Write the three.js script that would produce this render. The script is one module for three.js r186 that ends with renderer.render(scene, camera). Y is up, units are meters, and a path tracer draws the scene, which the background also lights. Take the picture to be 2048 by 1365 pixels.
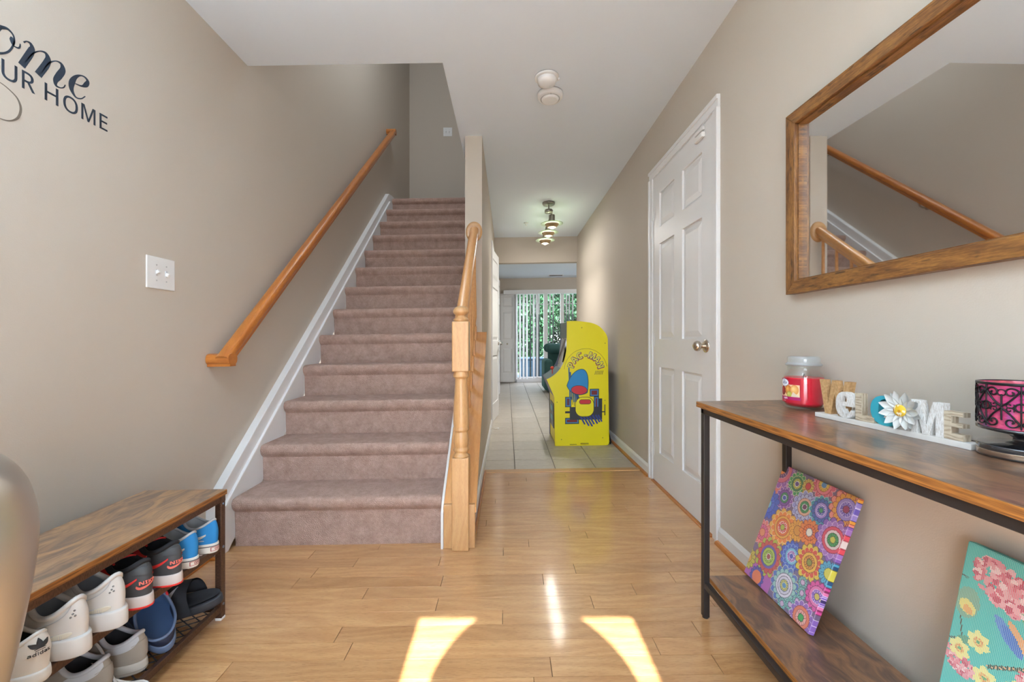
import * as THREE from 'three';
import { RoundedBoxGeometry } from 'three/addons/geometries/RoundedBoxGeometry.js';
import { TextGeometry } from 'three/addons/geometries/TextGeometry.js';
import { FontLoader } from 'three/addons/loaders/FontLoader.js';
import { RectAreaLightUniformsLib } from 'three/addons/lights/RectAreaLightUniformsLib.js';
import { mergeGeometries, mergeVertices, toCreasedNormals } from 'three/addons/utils/BufferGeometryUtils.js';
import { createNoise2D } from 'simplex-noise';

// ---------------------------------------------------------------- camera, sky, sun, lamps, exposure
const EYE = 0.9755, FOCAL = 824, K = 0.016;       // K: the old house is out of level by 1.6 cm a metre across the hall
const scene = new THREE.Scene();
const camera = new THREE.PerspectiveCamera(2 * Math.atan(682.5 / FOCAL) * 180 / Math.PI, 2048 / 1365, 0.05, 200);
camera.position.set(0, EYE, 0);
camera.lookAt(0, EYE, -10);
camera.setViewOffset(2048, 1365, 10, 2.5, 2048, 1365);
const renderer = new THREE.WebGLRenderer({ antialias: true });
renderer.toneMapping = THREE.LinearToneMapping;
renderer.toneMappingExposure = 1.55;
renderer.shadowMap.enabled = true;
RectAreaLightUniformsLib.init();
{
  const w = 64, h = 32, px = new Float32Array(w * h * 4);
  for (let j = 0; j < h; j++) for (let i = 0; i < w; i++) {
    const up = Math.max(0, ((j + 0.5) / h - 0.5) * 2), a = Math.pow(up, 0.5), k = (j * w + i) * 4;
    px.set([8.0 - 3.4 * a, 8.6 - 3.2 * a, 9.2 - 2.2 * a, 1], k);
  }
  const sky = new THREE.DataTexture(px, w, h, THREE.RGBAFormat, THREE.FloatType);
  sky.mapping = THREE.EquirectangularReflectionMapping; sky.magFilter = THREE.LinearFilter; sky.needsUpdate = true;
  scene.background = sky;
}
const sun = new THREE.DirectionalLight(new THREE.Color(1, 0.96, 0.92), 20);
sun.position.set(0, 9.95, 10); sun.target.position.set(0, 0, 0);
sun.castShadow = true; sun.shadow.mapSize.set(4096, 4096);
Object.assign(sun.shadow.camera, { left: -6, right: 6, top: 9, bottom: -9, near: 0.1, far: 40 });
scene.add(sun, sun.target);
const LAMP = { foyer: 0.5, torchFill: 25, stair: 2.2, pendant: 1.9, den: 1.8 };   // strengths: the pendant is seen

// ---------------------------------------------------------------- helpers
const V = (x, y, z) => new THREE.Vector3(x, y, z), V2 = (x, y) => new THREE.Vector2(x, y);
function rng(s) { return () => { s = (s + 0x6d2b79f5) | 0; let t = Math.imul(s ^ (s >>> 15), 1 | s); t = (t + Math.imul(t ^ (t >>> 7), 61 | t)) ^ t; return ((t ^ (t >>> 14)) >>> 0) / 4294967296; }; }
const R = rng(7), noise = createNoise2D(rng(11)), noiseB = createNoise2D(rng(23));
const fbm = (x, y, n = 4) => { let s = 0, a = 0.5; for (let i = 0; i < n; i++) { s += a * noise(x, y); x *= 2.03; y *= 2.03; a *= 0.5; } return s; };
const mix = (a, b, t) => a + (b - a) * t, mix3 = (a, b, t) => [0, 1, 2].map((i) => a[i] + (b[i] - a[i]) * t), sat = (t) => Math.max(0, Math.min(1, t));
const sm = (a, b, x) => { const t = sat((x - a) / (b - a)); return t * t * (3 - 2 * t); };
function tex(w, h, f, sx, sy, srgb = true) {      // f(u, v) -> colour 0..255 or grey; covers sx by sy metres
  const px = new Uint8Array(w * h * 4);
  for (let j = 0; j < h; j++) for (let i = 0; i < w; i++) { const c = f(i / w, j / h), k = (j * w + i) * 4; for (let n = 0; n < 3; n++) px[k + n] = Math.max(0, Math.min(255, c.length ? c[n] : c)); px[k + 3] = 255; }
  const t = new THREE.DataTexture(px, w, h, THREE.RGBAFormat);
  t.wrapS = t.wrapT = THREE.MirroredRepeatWrapping; t.magFilter = THREE.LinearFilter; t.minFilter = THREE.LinearMipmapLinearFilter; t.generateMipmaps = true;
  if (srgb) t.colorSpace = THREE.SRGBColorSpace;
  t.repeat.set(1 / sx, 1 / sy); t.needsUpdate = true;
  return t;
}
const lin = (r, g, b) => new THREE.Color().setRGB(r, g, b);
const std = (color, roughness = 0.6, more = {}) => new THREE.MeshStandardMaterial({ color, roughness, ...more });
const phy = (color, roughness, more = {}) => new THREE.MeshPhysicalMaterial({ color, roughness, ...more });
const names = {};
function numbered(n) { const k = names[n] = (names[n] ?? -1) + 1; return k ? n + '_' + String(k).padStart(3, '0') : n; }
function mesh(name, geo, m, parent) {
  if (Array.isArray(geo)) geo = mg(geo);
  const o = new THREE.Mesh(geo, m); o.castShadow = o.receiveShadow = true; o.name = parent ? name : numbered(name); (parent ?? scene).add(o); return o;
}
function clean(g) { g = g.index ? g.toNonIndexed() : g; for (const k of Object.keys(g.attributes)) if (!['position', 'normal', 'uv'].includes(k)) g.deleteAttribute(k); if (!g.attributes.uv) g.setAttribute('uv', new THREE.BufferAttribute(new Float32Array(g.attributes.position.count * 2), 2)); g.clearGroups(); return g; }
const mg = (list) => list.length === 1 ? list[0] : mergeGeometries(list.map(clean));
function uvm(g, axis = 'x', du = 0, dv = 0) {     // uv in metres from the main direction of each face, u along the grain
  const p = g.attributes.position, n = g.attributes.normal, uv = new Float32Array(p.count * 2), ax = 'xyz'.indexOf(axis);
  for (let i = 0; i < p.count; i++) {
    const a = [p.getX(i), p.getY(i), p.getZ(i)], b = [Math.abs(n.getX(i)), Math.abs(n.getY(i)), Math.abs(n.getZ(i))];
    const k = b[0] >= b[1] && b[0] >= b[2] ? 0 : b[1] >= b[2] ? 1 : 2;
    let [s, t] = [0, 1, 2].filter((q) => q !== k); if (t === ax) [s, t] = [t, s];
    uv[i * 2] = a[s] + du; uv[i * 2 + 1] = a[t] + dv + k * 0.37;
  }
  g.setAttribute('uv', new THREE.BufferAttribute(uv, 2)); return g;
}
function bx(x0, x1, y0, y1, d0, d1, r = 0, axis) { // box between x0..x1, heights y0..y1, depths d0..d1 down the hall
  const w = x1 - x0, h = y1 - y0, l = d1 - d0;
  let g = r ? new RoundedBoxGeometry(w, h, l, 2, Math.min(r, w / 2.01, h / 2.01, l / 2.01)) : new THREE.BoxGeometry(w, h, l);
  g = clean(g); g.translate((x0 + x1) / 2, (y0 + y1) / 2, -(d0 + d1) / 2);
  return axis ? uvm(g, axis) : g;
}
function slab(w, h, l, b) {                       // box with a chamfered top edge, base at 0, 18 triangles
  const P = [], a = w / 2, c = l / 2, q = (A, B, C, D) => P.push(...A, ...B, ...C, ...A, ...C, ...D);
  const lo = [[-a, 0, c], [a, 0, c], [a, 0, -c], [-a, 0, -c]], md = lo.map((v) => [v[0], h - b, v[2]]), hi = lo.map((v) => [v[0] - Math.sign(v[0]) * b, h, v[2] - Math.sign(v[2]) * b]);
  for (let i = 0; i < 4; i++) { const j = (i + 1) % 4; q(lo[i], lo[j], md[j], md[i]); q(md[i], md[j], hi[j], hi[i]); }
  q(hi[0], hi[1], hi[2], hi[3]);
  const g = new THREE.BufferGeometry(); g.setAttribute('position', new THREE.BufferAttribute(new Float32Array(P), 3)); g.computeVertexNormals(); return g;
}
function ext(points, depth, bevel = 0, holes = [], seg = 8) { // extrude a polygon (or Shape) along z from 0
  const s = points instanceof THREE.Shape ? points : new THREE.Shape(points.map((p) => V2(p[0], p[1])));
  for (const h of holes) s.holes.push(new THREE.Path(h.map((p) => V2(p[0], p[1]))));
  const g = new THREE.ExtrudeGeometry(s, { depth: depth - 2 * bevel, bevelEnabled: bevel > 0, bevelThickness: bevel, bevelSize: bevel, bevelOffset: -bevel, bevelSegments: 2, curveSegments: seg });
  return g.translate(0, 0, bevel);
}
const side = (g, x0) => { g.rotateY(Math.PI / 2); return g.translate(x0, 0, 0); };  // a shape drawn in (depth, height), extruded along +x from x0
const lathe = (pts, seg = 40) => new THREE.LatheGeometry(pts.map((p) => V2(p[0], p[1])), seg);
const tube = (pts, r, seg = 24, rs = 8, closed = false) => new THREE.TubeGeometry(new THREE.CatmullRomCurve3(pts.map((p) => p.isVector3 ? p : V(...p)), closed), seg, r, rs, closed);
function ribbon(pts, thick, n = 10) {             // a stroke of changing width in the xy plane: points are x, y, width
  const c = new THREE.CatmullRomCurve3(pts.map((p) => V(p[0], p[1], p[2]))), q = c.getPoints(pts.length * n), P = [];
  const e = q.map((p, i) => { const a = q[Math.max(0, i - 1)], b = q[Math.min(q.length - 1, i + 1)], l = Math.hypot(b.x - a.x, b.y - a.y) || 1, w = Math.max(0.0005, p.z) / 2; const nx = -(b.y - a.y) / l * w, ny = (b.x - a.x) / l * w; return [[p.x + nx, p.y + ny], [p.x - nx, p.y - ny]]; });
  const quad = (A, B, C, D) => P.push(...A, ...B, ...C, ...A, ...C, ...D), F = (v) => [v[0], v[1], thick], B = (v) => [v[0], v[1], 0];
  for (let i = 0; i + 1 < e.length; i++) { quad(F(e[i][1]), F(e[i + 1][1]), F(e[i + 1][0]), F(e[i][0])); quad(B(e[i][0]), B(e[i + 1][0]), F(e[i + 1][0]), F(e[i][0])); quad(F(e[i][1]), F(e[i + 1][1]), B(e[i + 1][1]), B(e[i][1])); }
  const g = new THREE.BufferGeometry(); g.setAttribute('position', new THREE.BufferAttribute(new Float32Array(P), 3)); g.computeVertexNormals(); return clean(g);
}
const shear = (g) => { const p = g.attributes.position; for (let i = 0; i < p.count; i++) p.setY(i, p.getY(i) + K * p.getX(i)); p.needsUpdate = true; return g; };
function tag(o, label, category, group, kind) { Object.assign(o.userData, { label, category }); if (group) o.userData.group = group; if (kind) o.userData.kind = kind; return o; }
function struct(name, geo, m, parent) { const o = mesh(name, geo, m, parent); if (!parent) o.userData.kind = 'structure'; return o; }
function thing(name, label, category, group) { const o = new THREE.Group(); o.name = numbered(name); scene.add(o); return label ? tag(o, label, category, group) : o; }
function structGroup(name) { const o = new THREE.Group(); o.name = numbered(name); o.userData.kind = 'structure'; scene.add(o); return o; }
function settle(o, x, y, d) {                     // parts drawn in place: move the origin to the thing's base and follow the floor's fall
  const done = new Set();
  o.traverse((c) => { if (c.isMesh && !done.has(c.geometry)) { done.add(c.geometry); c.geometry.translate(-x, -y, d); shear(c.geometry); } });
  o.position.set(x, y + K * x, -d); return o;
}
const put = (o, x, y, d, ry = 0) => { o.position.set(x, y + K * x, -d); o.rotation.y = ry; return o; };
const at = (geo, x, y, d, rx = 0, ry = 0, rz = 0) => geo.applyMatrix4(new THREE.Matrix4().compose(V(x, y, -d), new THREE.Quaternion().setFromEuler(new THREE.Euler(rx, ry, rz, 'YXZ')), V(1, 1, 1)));
const load = (n) => new FontLoader().loadAsync('fonts/droid/' + n + '.typeface.json');
const FONT = await load('droid_sans_regular'), BOLD = await load('droid_sans_bold'), SERIF = await load('droid_serif_bold');
function text(s, size, depth, font = FONT, bevel = 0) { return new TextGeometry(s, { font, size, depth, curveSegments: 5, bevelEnabled: bevel > 0, bevelSize: bevel, bevelThickness: bevel, bevelSegments: 2 }); }
function canvas(w, h, draw, sx, sy) { const c = document.createElement('canvas'); c.width = w; c.height = h; draw(c.getContext('2d'), w, h); const t = new THREE.CanvasTexture(c); t.colorSpace = THREE.SRGBColorSpace; if (sx) t.repeat.set(1 / sx, 1 / sy); return t; }

// ---------------------------------------------------------------- materials
function woodMap(light, dark, streak, seed, size = [1.2, 0.3], figure = 1) {
  return tex(1024, 256, (u, v) => {
    const x = u * size[0] + seed, y = v * size[1] + seed * 3.1;
    const bend = noise(x * 1.1, y * 5) * 0.5 + noise(x * 3, y * 9) * 0.15;
    const ring = 0.5 + 0.5 * Math.sin((y * 95 * figure + bend * 7) * 2);
    const fine = noise(x * 14, y * 420) * 0.5 + noise(x * 40, y * 900) * 0.3;
    const pore = sm(0.45, 0.8, noiseB(x * 22, y * 600));
    const t = sat(0.36 + 0.26 * ring + 0.22 * fine + 0.25 * fbm(x * 2, y * 10));
    return mix3(mix3(light, dark, t), streak, pore * 0.35);
  }, size[0], size[1]);
}
const floorMap = woodMap([212, 167, 117], [174, 122, 75], [132, 86, 48], 1.3);
const oakMap = woodMap([230, 184, 128], [204, 148, 90], [160, 106, 60], 4.7, [1.2, 0.3], 1.2);
const railMap = woodMap([196, 124, 50], [160, 88, 30], [120, 60, 20], 9.2, [1.2, 0.3], 0.8);
const rusticMap = tex(1024, 512, (u, v) => {
  const x = u * 1.2, y = v * 0.6, wx = x + 0.08 * noise(x * 6, y * 9), wy = y + 0.02 * noise(x * 7 + 5, y * 12);
  const big = fbm(wx * 5, wy * 14 + 5, 4), streak = fbm(wx * 6, wy * 60, 3), fine = noise(x * 25, y * 420);
  let c = mix3([158, 122, 90], [116, 90, 72], sat(0.5 + 0.85 * big + 0.6 * streak));
  c = mix3(c, [84, 73, 70], sm(0.1, 0.5, big + 0.5 * fbm(wx * 10 + 9, wy * 40)) * 0.4);
  c = mix3(c, [166, 124, 84], sm(0.2, 0.55, -big + 0.4 * streak) * 0.45);
  return c.map((k) => k * (1 + 0.07 * fine));
}, 1.2, 0.6);
const frameMap = tex(1024, 256, (u, v) => {
  const x = u * 1.2, y = v * 0.3, b = fbm(x * 4, y * 22 + 3), f = fbm(x * 18, y * 190), f2 = noise(x * 60, y * 500);
  let c = mix3([142, 98, 50], [98, 62, 32], sat(0.5 + 0.9 * b + 0.7 * f));
  c = mix3(c, [58, 36, 22], sm(0.25, 0.6, fbm(x * 9 + 4, y * 40)) * 0.8);
  return c.map((k) => k * (1 + 0.08 * f2));
}, 1.2, 0.3);
const edgeMap = tex(512, 64, (u, v) => mix3([164, 108, 50], [102, 62, 26], sat(0.45 + 0.5 * Math.sin(v * 40 + noise(u * 6, v * 3)) * 0.6 + 0.5 * noise(u * 9, v * 40))), 0.6, 0.05);
const carpetMap = tex(512, 512, (u, v) => {
  const f = noise(u * 170, v * 170) * 0.5 + noiseB(u * 310, v * 310) * 0.5, b = fbm(u * 7, v * 7) * 0.8 + fbm(u * 26, v * 26) * 0.6;
  return mix3([140, 112, 101], [202, 172, 158], sat(0.46 + 0.36 * f + 0.3 * b));
}, 0.7, 0.7);
const carpetBump = tex(512, 512, (u, v) => 128 + 70 * noise(u * 190, v * 190) + 50 * noiseB(u * 90, v * 90), 0.7, 0.7, false);
const tileMap = tex(512, 512, (u, v) => mix3([168, 159, 146], [198, 190, 178], sat(0.5 + 0.6 * fbm(u * 4, v * 26) + 0.3 * fbm(u * 16, v * 50))), 0.61, 0.61);
const wallBump = tex(256, 256, (u, v) => 128 + 60 * noise(u * 60, v * 60) + 40 * noise(u * 130, v * 130), 0.35, 0.35, false);
const metalMap = tex(256, 256, (u, v) => mix3([70, 48, 36], [96, 68, 52], sat(0.5 + 0.9 * noise(u * 90, v * 12))), 0.2, 0.2);
const washMap = tex(512, 256, (u, v) => mix3([226, 226, 224], [170, 160, 148], sm(0.1, 0.75, noise(u * 4, v * 60) + 0.5 * noiseB(u * 14, v * 130))), 0.1, 0.05);
const greyWoodMap = tex(512, 256, (u, v) => mix3([190, 176, 154], [142, 124, 104], sm(-0.3, 0.9, Math.sin(v * 34 + 2.5 * noise(u * 2, v * 3)) * 0.5 + 0.5 * noise(u * 6, v * 60))), 0.1, 0.05);
const corkMap = tex(256, 256, (u, v) => mix3([196, 158, 112], [158, 118, 74], sat(0.5 + 0.7 * noise(u * 60, v * 60) + 0.4 * noise(u * 9, v * 9))), 0.1, 0.1);
const M = {
  wall: std(lin(0.545, 0.48, 0.405), 0.75, { bumpMap: wallBump, bumpScale: 0.0003 }),
  ceiling: std(lin(0.77, 0.84, 0.91), 0.8),
  white: phy(lin(0.8, 0.8, 0.8), 0.4, { clearcoat: 0.15, clearcoatRoughness: 0.4 }),
  floor: [0.93, 1.0, 1.05, 0.98, 0.86].map((k, i) => phy(lin(k, k * [1, 1, 1.01, 0.985, 0.97][i], k * [1, 0.99, 1.02, 0.97, 0.95][i]), 0.34, { map: floorMap, clearcoat: 0.95, clearcoatRoughness: 0.11 })),
  gap: std(lin(0.1, 0.06, 0.035), 0.9),
  oak: phy(lin(0.76, 0.76, 0.77), 0.38, { map: oakMap, clearcoat: 0.4, clearcoatRoughness: 0.25 }),
  gold: phy(lin(0.86, 0.74, 0.6), 0.36, { map: oakMap, clearcoat: 0.4, clearcoatRoughness: 0.25 }),
  rail: phy(0xffffff, 0.34, { map: railMap, clearcoat: 0.5, clearcoatRoughness: 0.2 }),
  rustic: phy(0xffffff, 0.42, { map: rusticMap, clearcoat: 0.25, clearcoatRoughness: 0.25 }),
  rusticDark: phy(lin(0.74, 0.66, 0.64), 0.36, { map: rusticMap, clearcoat: 0.35, clearcoatRoughness: 0.2 }),
  frame: std(0xffffff, 0.45, { map: frameMap }),
  edge: std(0xffffff, 0.45, { map: edgeMap }),
  carpet: std(0xffffff, 1, { map: carpetMap, bumpMap: carpetBump, bumpScale: 0.006 }),
  tile: [1, 0.95, 1.04].map((k) => phy(lin(k, k, k), 0.4, { map: tileMap, clearcoat: 0.2, clearcoatRoughness: 0.3 })),
  grout: std(lin(0.2, 0.185, 0.165), 0.9),
  dark: std(lin(0.04, 0.034, 0.032), 0.36, { metalness: 0.5 }),
  bronze: std(0xffffff, 0.42, { map: metalMap, metalness: 0.35 }),
  steel: std(lin(0.16, 0.17, 0.2), 0.3, { metalness: 0.7 }),
  black: std(lin(0.02, 0.02, 0.022), 0.5),
  nickel: std(lin(0.62, 0.56, 0.48), 0.22, { metalness: 1 }),
  chrome: std(lin(0.75, 0.75, 0.75), 0.15, { metalness: 1 }),
  plastic: std(lin(0.8, 0.8, 0.79), 0.4),
};
// ---------------------------------------------------------------- the setting
const XL = -1.366, XR = 1.004, HC = 2.44, SW = [-0.3, -0.179];        // left wall, right wall, ceiling, the wall beside the stair
const tilt = Math.atan(K);
{
  const f = structGroup('floor'); f.rotation.z = tilt;
  mesh('subfloor', bx(XL - 0.1, XR + 0.1, -0.12, -0.013, -0.6, 3.06), M.gap, f);
  const r = rng(41), pitch = 0.0745, d0 = -0.45;
  for (let row = 0; d0 + row * pitch < 3.02; row++) {
    const da = d0 + row * pitch, db = Math.min(3.02, da + pitch), reach = da < 2.03 ? XL : -0.18;
    let x = reach - r() * 0.7;
    while (x < XR) {
      const len = 0.35 + r() * 0.85, a = Math.max(x, reach), b = Math.min(x + len, XR); x += len;
      if (b - a < 0.03) continue;
      const g = uvm(slab(b - a - 0.002, 0.013, db - da - 0.001, 0.00015), 'x', r() * 9, r() * 9);
      const p = mesh('plank', g, M.floor[Math.floor(r() * 5)], f);
      p.position.set((a + b) / 2, -0.013 + r() * 0.0001, -(da + db) / 2);
    }
  }
  mesh('threshold', uvm(bx(-0.165, XR, -0.01, 0.006, 3.02, 3.085, 0.005), 'x'), M.oak, f);
  const t = structGroup('floor'); t.rotation.z = tilt;
  mesh('mortar_bed', bx(-0.3, 3.3, -0.12, -0.006, 3.06, 9.6), M.grout, t);
  const s = 0.3048, geos = {};
  for (let j = -1; 3.3325 + j * s < 9.3; j++) for (let i = -1; i < 11; i++) {
    const xa = Math.max(-0.178, 0.06 + i * s), xb = Math.min(0.06 + (i + 1) * s, 3.2), da = Math.max(3.086, 3.3325 + j * s), db = Math.min(9.3, 3.3325 + (j + 1) * s);
    if (xb - xa < 0.03 || db - da < 0.03 || (da < 5.9 && xa > XR) || (xa > 1.9)) continue;
    const xe = da < 5.9 ? Math.min(xb, XR) : xb, key = [xe - xa, db - da].map((v) => v.toFixed(3)).join();
    const g = geos[key] ??= uvm(slab(xe - xa - 0.006, 0.009, db - da - 0.006, 0.0015), 'x');
    const p = mesh('tile', g, M.tile[Math.floor(r() * 3)], t); p.position.set((xa + xe) / 2, -0.008 + r() * 0.0006, -(da + db) / 2);
  }
  const c = structGroup('ceiling'); c.rotation.z = tilt;
  mesh('ceiling_board', [bx(XL - 0.15, XR + 0.15, HC, HC + 0.28, -0.6, 2.17), bx(SW[0], XR + 0.15, HC, HC + 0.28, 2.17, 6.0)], M.ceiling, c);
  struct('ceiling', shear(bx(-0.5, 3.4, 2.36, 2.6, 5.98, 9.5)), M.ceiling);
  struct('ceiling', shear(bx(XL - 0.15, SW[1], 5.2, 5.35, 2, 5.95)), M.ceiling);
}
const hole = (a, b, c, d) => [[a, c], [a, d], [b, d], [b, c]];
struct('wall_left', shear(uvm(bx(XL - 0.15, XL, -0.12, 5.3, -0.6, 5.95), 'z')), M.wall);
struct('wall_right', shear(uvm(side(clean(ext([[-0.6, -0.1], [5.95, -0.1], [5.95, HC + 0.05], [-0.6, HC + 0.05]], 0.146, 0, [hole(1.995, 2.825, -0.06, 2.064)])), XR), 'z')), M.wall);
struct('wall_stair', shear(uvm(side(clean(ext([[2.95, -0.1], [5.95, -0.1], [5.95, 5.25], [2.17, 5.25], [2.17, 2.5], [2.95, 2.5]], SW[1] - SW[0], 0, [hole(4.7, 5.33, -0.06, 2.03)])), SW[0]), 'z')), M.wall);
struct('wall_landing', shear(bx(XL - 0.1, SW[0] + 0.02, 0, 5.25, 5.77, 5.94)), M.wall);
struct('wall_upstairs', shear(bx(XL - 0.1, SW[0] + 0.02, 2.46, 5.25, 2.02, 2.17)), M.wall);
struct('wall_lintel', shear(uvm(bx(SW[1] - 0.02, XR + 0.02, 2.075, HC + 0.02, 5.895, 6.0), 'x')), M.wall);
struct('wall_front', shear(clean(ext([[XL - 0.15, -0.12], [XR + 0.15, -0.12], [XR + 0.15, 2.6], [XL - 0.15, 2.6]], 0.15, 0, [hole(-0.39, 0.52, 0, 2.08)]).translate(0, 0, 0.45))), M.wall);
struct('wall_den_left', shear(side(clean(ext([[5.93, -0.1], [9.45, -0.1], [9.45, 2.5], [5.93, 2.5]], 0.121, 0, [hole(6.72, 7.42, -0.06, 2.03)])), SW[0])), M.wall);
struct('wall_den_closet', shear(bx(-1.0, SW[0], -0.1, 2.5, 9.3, 9.4)), M.wall);
struct('wall_closet', shear(mg([bx(-0.95, -0.9, -0.1, 2.5, 5.9, 9.4), bx(-0.9, -0.3, 2.45, 2.5, 5.95, 9.4), bx(-0.9, -0.3, -0.1, 0, 5.95, 9.4)])), M.wall);
struct('wall_den_far', shear(clean(ext([[-0.3, -0.1], [3.4, -0.1], [3.4, 2.5], [-0.3, 2.5]], 0.15, 0, [hole(0.18, 2.02, 0.005, 2.05)]).translate(0, 0, -9.45))), M.wall);
struct('wall_den_right', shear(bx(3.2, 3.35, -0.1, 2.5, 5.8, 9.45)), M.wall);
struct('wall_den_near', shear(bx(XR + 0.146, 3.3, -0.1, 2.5, 5.8, 5.95)), M.wall);
// baseboards with an oak shoe
function baseboard(name, x, d0, d1, s, shoe = true) {   // s: +1 the wall is on the right
  const o = structGroup(name), h = 0.078, t = 0.013;
  const prof = [[0, 0], [t, 0], [t, h - 0.016], [t * 0.55, h - 0.004], [t * 0.3, h], [0, h]].map(([a, b]) => [-s * a, b]);
  mesh('board', at(clean(ext(prof, d1 - d0)), x, 0, d1), M.white, o);
  if (shoe) mesh('shoe_moulding', uvm(at(clean(ext([[0, 0], [0.017, 0], [0.0155, 0.008], [0.01, 0.0145], [0, 0.017]].map(([a, b]) => [-s * (t + a), b]), d1 - d0)), x, 0, d1), 'z'), M.rail, o);
  settle(o, x, 0, d1);
}
baseboard('baseboard_right', XR, -0.45, 1.937, 1);
baseboard('baseboard_right', XR, 2.884, 5.94, 1);
baseboard('baseboard_left', XL, -0.45, 1.87, -1);
baseboard('baseboard_stair', SW[1], 1.96, 4.645, -1, false);
baseboard('baseboard_den', SW[1], 5.4, 6.65, -1, false);
{ const o = structGroup('trim_1'); mesh('shoe_moulding', uvm(bx(SW[1] + 0.013, SW[1] + 0.028, 0, 0.016, 1.96, 3.03, 0.006), 'z'), M.rail, o); settle(o, SW[1], 0, 1.96); }
// six-panel door leaf in its own frame: width along x, facing +z
function panelDoor(o, w, h, two = true) {
  const st = 0.115 * w / 0.81, mid = two ? (w - 3 * st) / 2 : w - 2 * st, t = 0.035, cols = two ? [st, 2 * st + mid] : [st], rows = [[0.215, 0.78], [0.965, 1.59], [1.7, 1.925]];
  const holes = []; for (const x of cols) for (const [a, b] of rows) holes.push(hole(x, x + mid, a, b));
  mesh('door_leaf', [clean(ext([[0, 0.01], [w, 0.01], [w, h], [0, h]], 0.012, 0.0025, holes).translate(0, 0, -0.012)), clean(new THREE.BoxGeometry(w, h - 0.01, t - 0.012).translate(w / 2, h / 2 + 0.005, -0.012 - (t - 0.012) / 2))], M.white, o);
  for (const x of cols) for (const [a, b] of rows) {
    const g = ext([[x + 0.026, a + 0.026], [x + mid - 0.026, a + 0.026], [x + mid - 0.026, b - 0.026], [x + 0.026, b - 0.026]], 0.001);
    const f = new THREE.ExtrudeGeometry(new THREE.Shape([[x + 0.012, a + 0.012], [x + mid - 0.012, a + 0.012], [x + mid - 0.012, b - 0.012], [x + 0.012, b - 0.012]].map((p) => V2(...p))), { depth: 0.001, bevelEnabled: true, bevelThickness: 0.008, bevelSize: 0.03, bevelOffset: -0.03, bevelSegments: 1 });
    mesh('panel', clean(f.translate(0, 0, -0.0115)), M.white, o);
  }
}
function knobSet(o, x, y, z, m) {
  const k = mesh('door_knob', at(lathe([[0, 0.064], [0.012, 0.063], [0.022, 0.057], [0.0265, 0.046], [0.024, 0.036], [0.015, 0.029], [0.0105, 0.022], [0.0105, 0.009]], 32).rotateX(Math.PI / 2), x, y, -z), m, o);
  mesh('rosette', at(lathe([[0.0105, 0.012], [0.02, 0.011], [0.0315, 0.006], [0.033, 0.002], [0.033, 0]], 32).rotateX(Math.PI / 2), x, y, -z), m, k);
}
{
  // hall door on the right wall: leaf's own x runs towards the viewer
  const o = structGroup('door_1');
  panelDoor(o, 0.82, 2.055);
  knobSet(o, 0.752, 0.928, 0, M.nickel);
  for (const y of [0.22, 0.96, 1.82]) { const h = mesh('hinge', clean(new THREE.CylinderGeometry(0.0065, 0.0065, 0.09, 12).translate(0.001, y, 0.006)), M.plastic, o); mesh('hinge_leaf', bx(-0.001, 0.024, y - 0.044, y + 0.044, -0.0015, 0.0005), M.plastic, h); }
  mesh('alarm_sensor', [bx(0.655, 0.745, 1.985, 2.012, -0.02, -0.001, 0.005), bx(0.655, 0.745, 2.022, 2.04, -0.016, -0.001, 0.004)], M.plastic, o);
  o.position.set(XR - 0.004, K * XR, -2.82); o.rotation.y = -Math.PI / 2;
  const c = structGroup('trim_2'), cas = (a, b, y0, y1, flip) => mesh('casing', [bx(XR - 0.011, XR + 0.001, y0, y1, a, b, 0.003), flip === 2 ? bx(XR - 0.019, XR - 0.008, y1 - 0.022, y1, a, b, 0.004) : flip ? bx(XR - 0.019, XR - 0.008, y0, y1, b - 0.022, b, 0.004) : bx(XR - 0.019, XR - 0.008, y0, y1, a, a + 0.022, 0.004)], M.white, c);
  cas(1.938, 1.996, 0, 2.062, 0); cas(2.823, 2.882, 0, 2.062, 1); cas(1.938, 2.882, 2.062, 2.12, 2);
  mesh('jamb', [bx(XR - 0.002, XR + 0.12, 0, 2.062, 1.99, 1.998), bx(XR - 0.002, XR + 0.12, 0, 2.062, 2.822, 2.83), bx(XR - 0.002, XR + 0.12, 2.057, 2.066, 1.99, 2.83)], M.white, c);
  mesh('sill', uvm(bx(XR - 0.02, XR + 0.13, -0.005, 0.008, 1.998, 2.822, 0.004), 'z'), M.rail, c);
  mesh('door_stop', bx(XR + 0.034, XR + 0.12, 0, 2.06, 1.99, 2.83), M.white, c);
  settle(c, XR, 0, 1.94);
}
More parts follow.
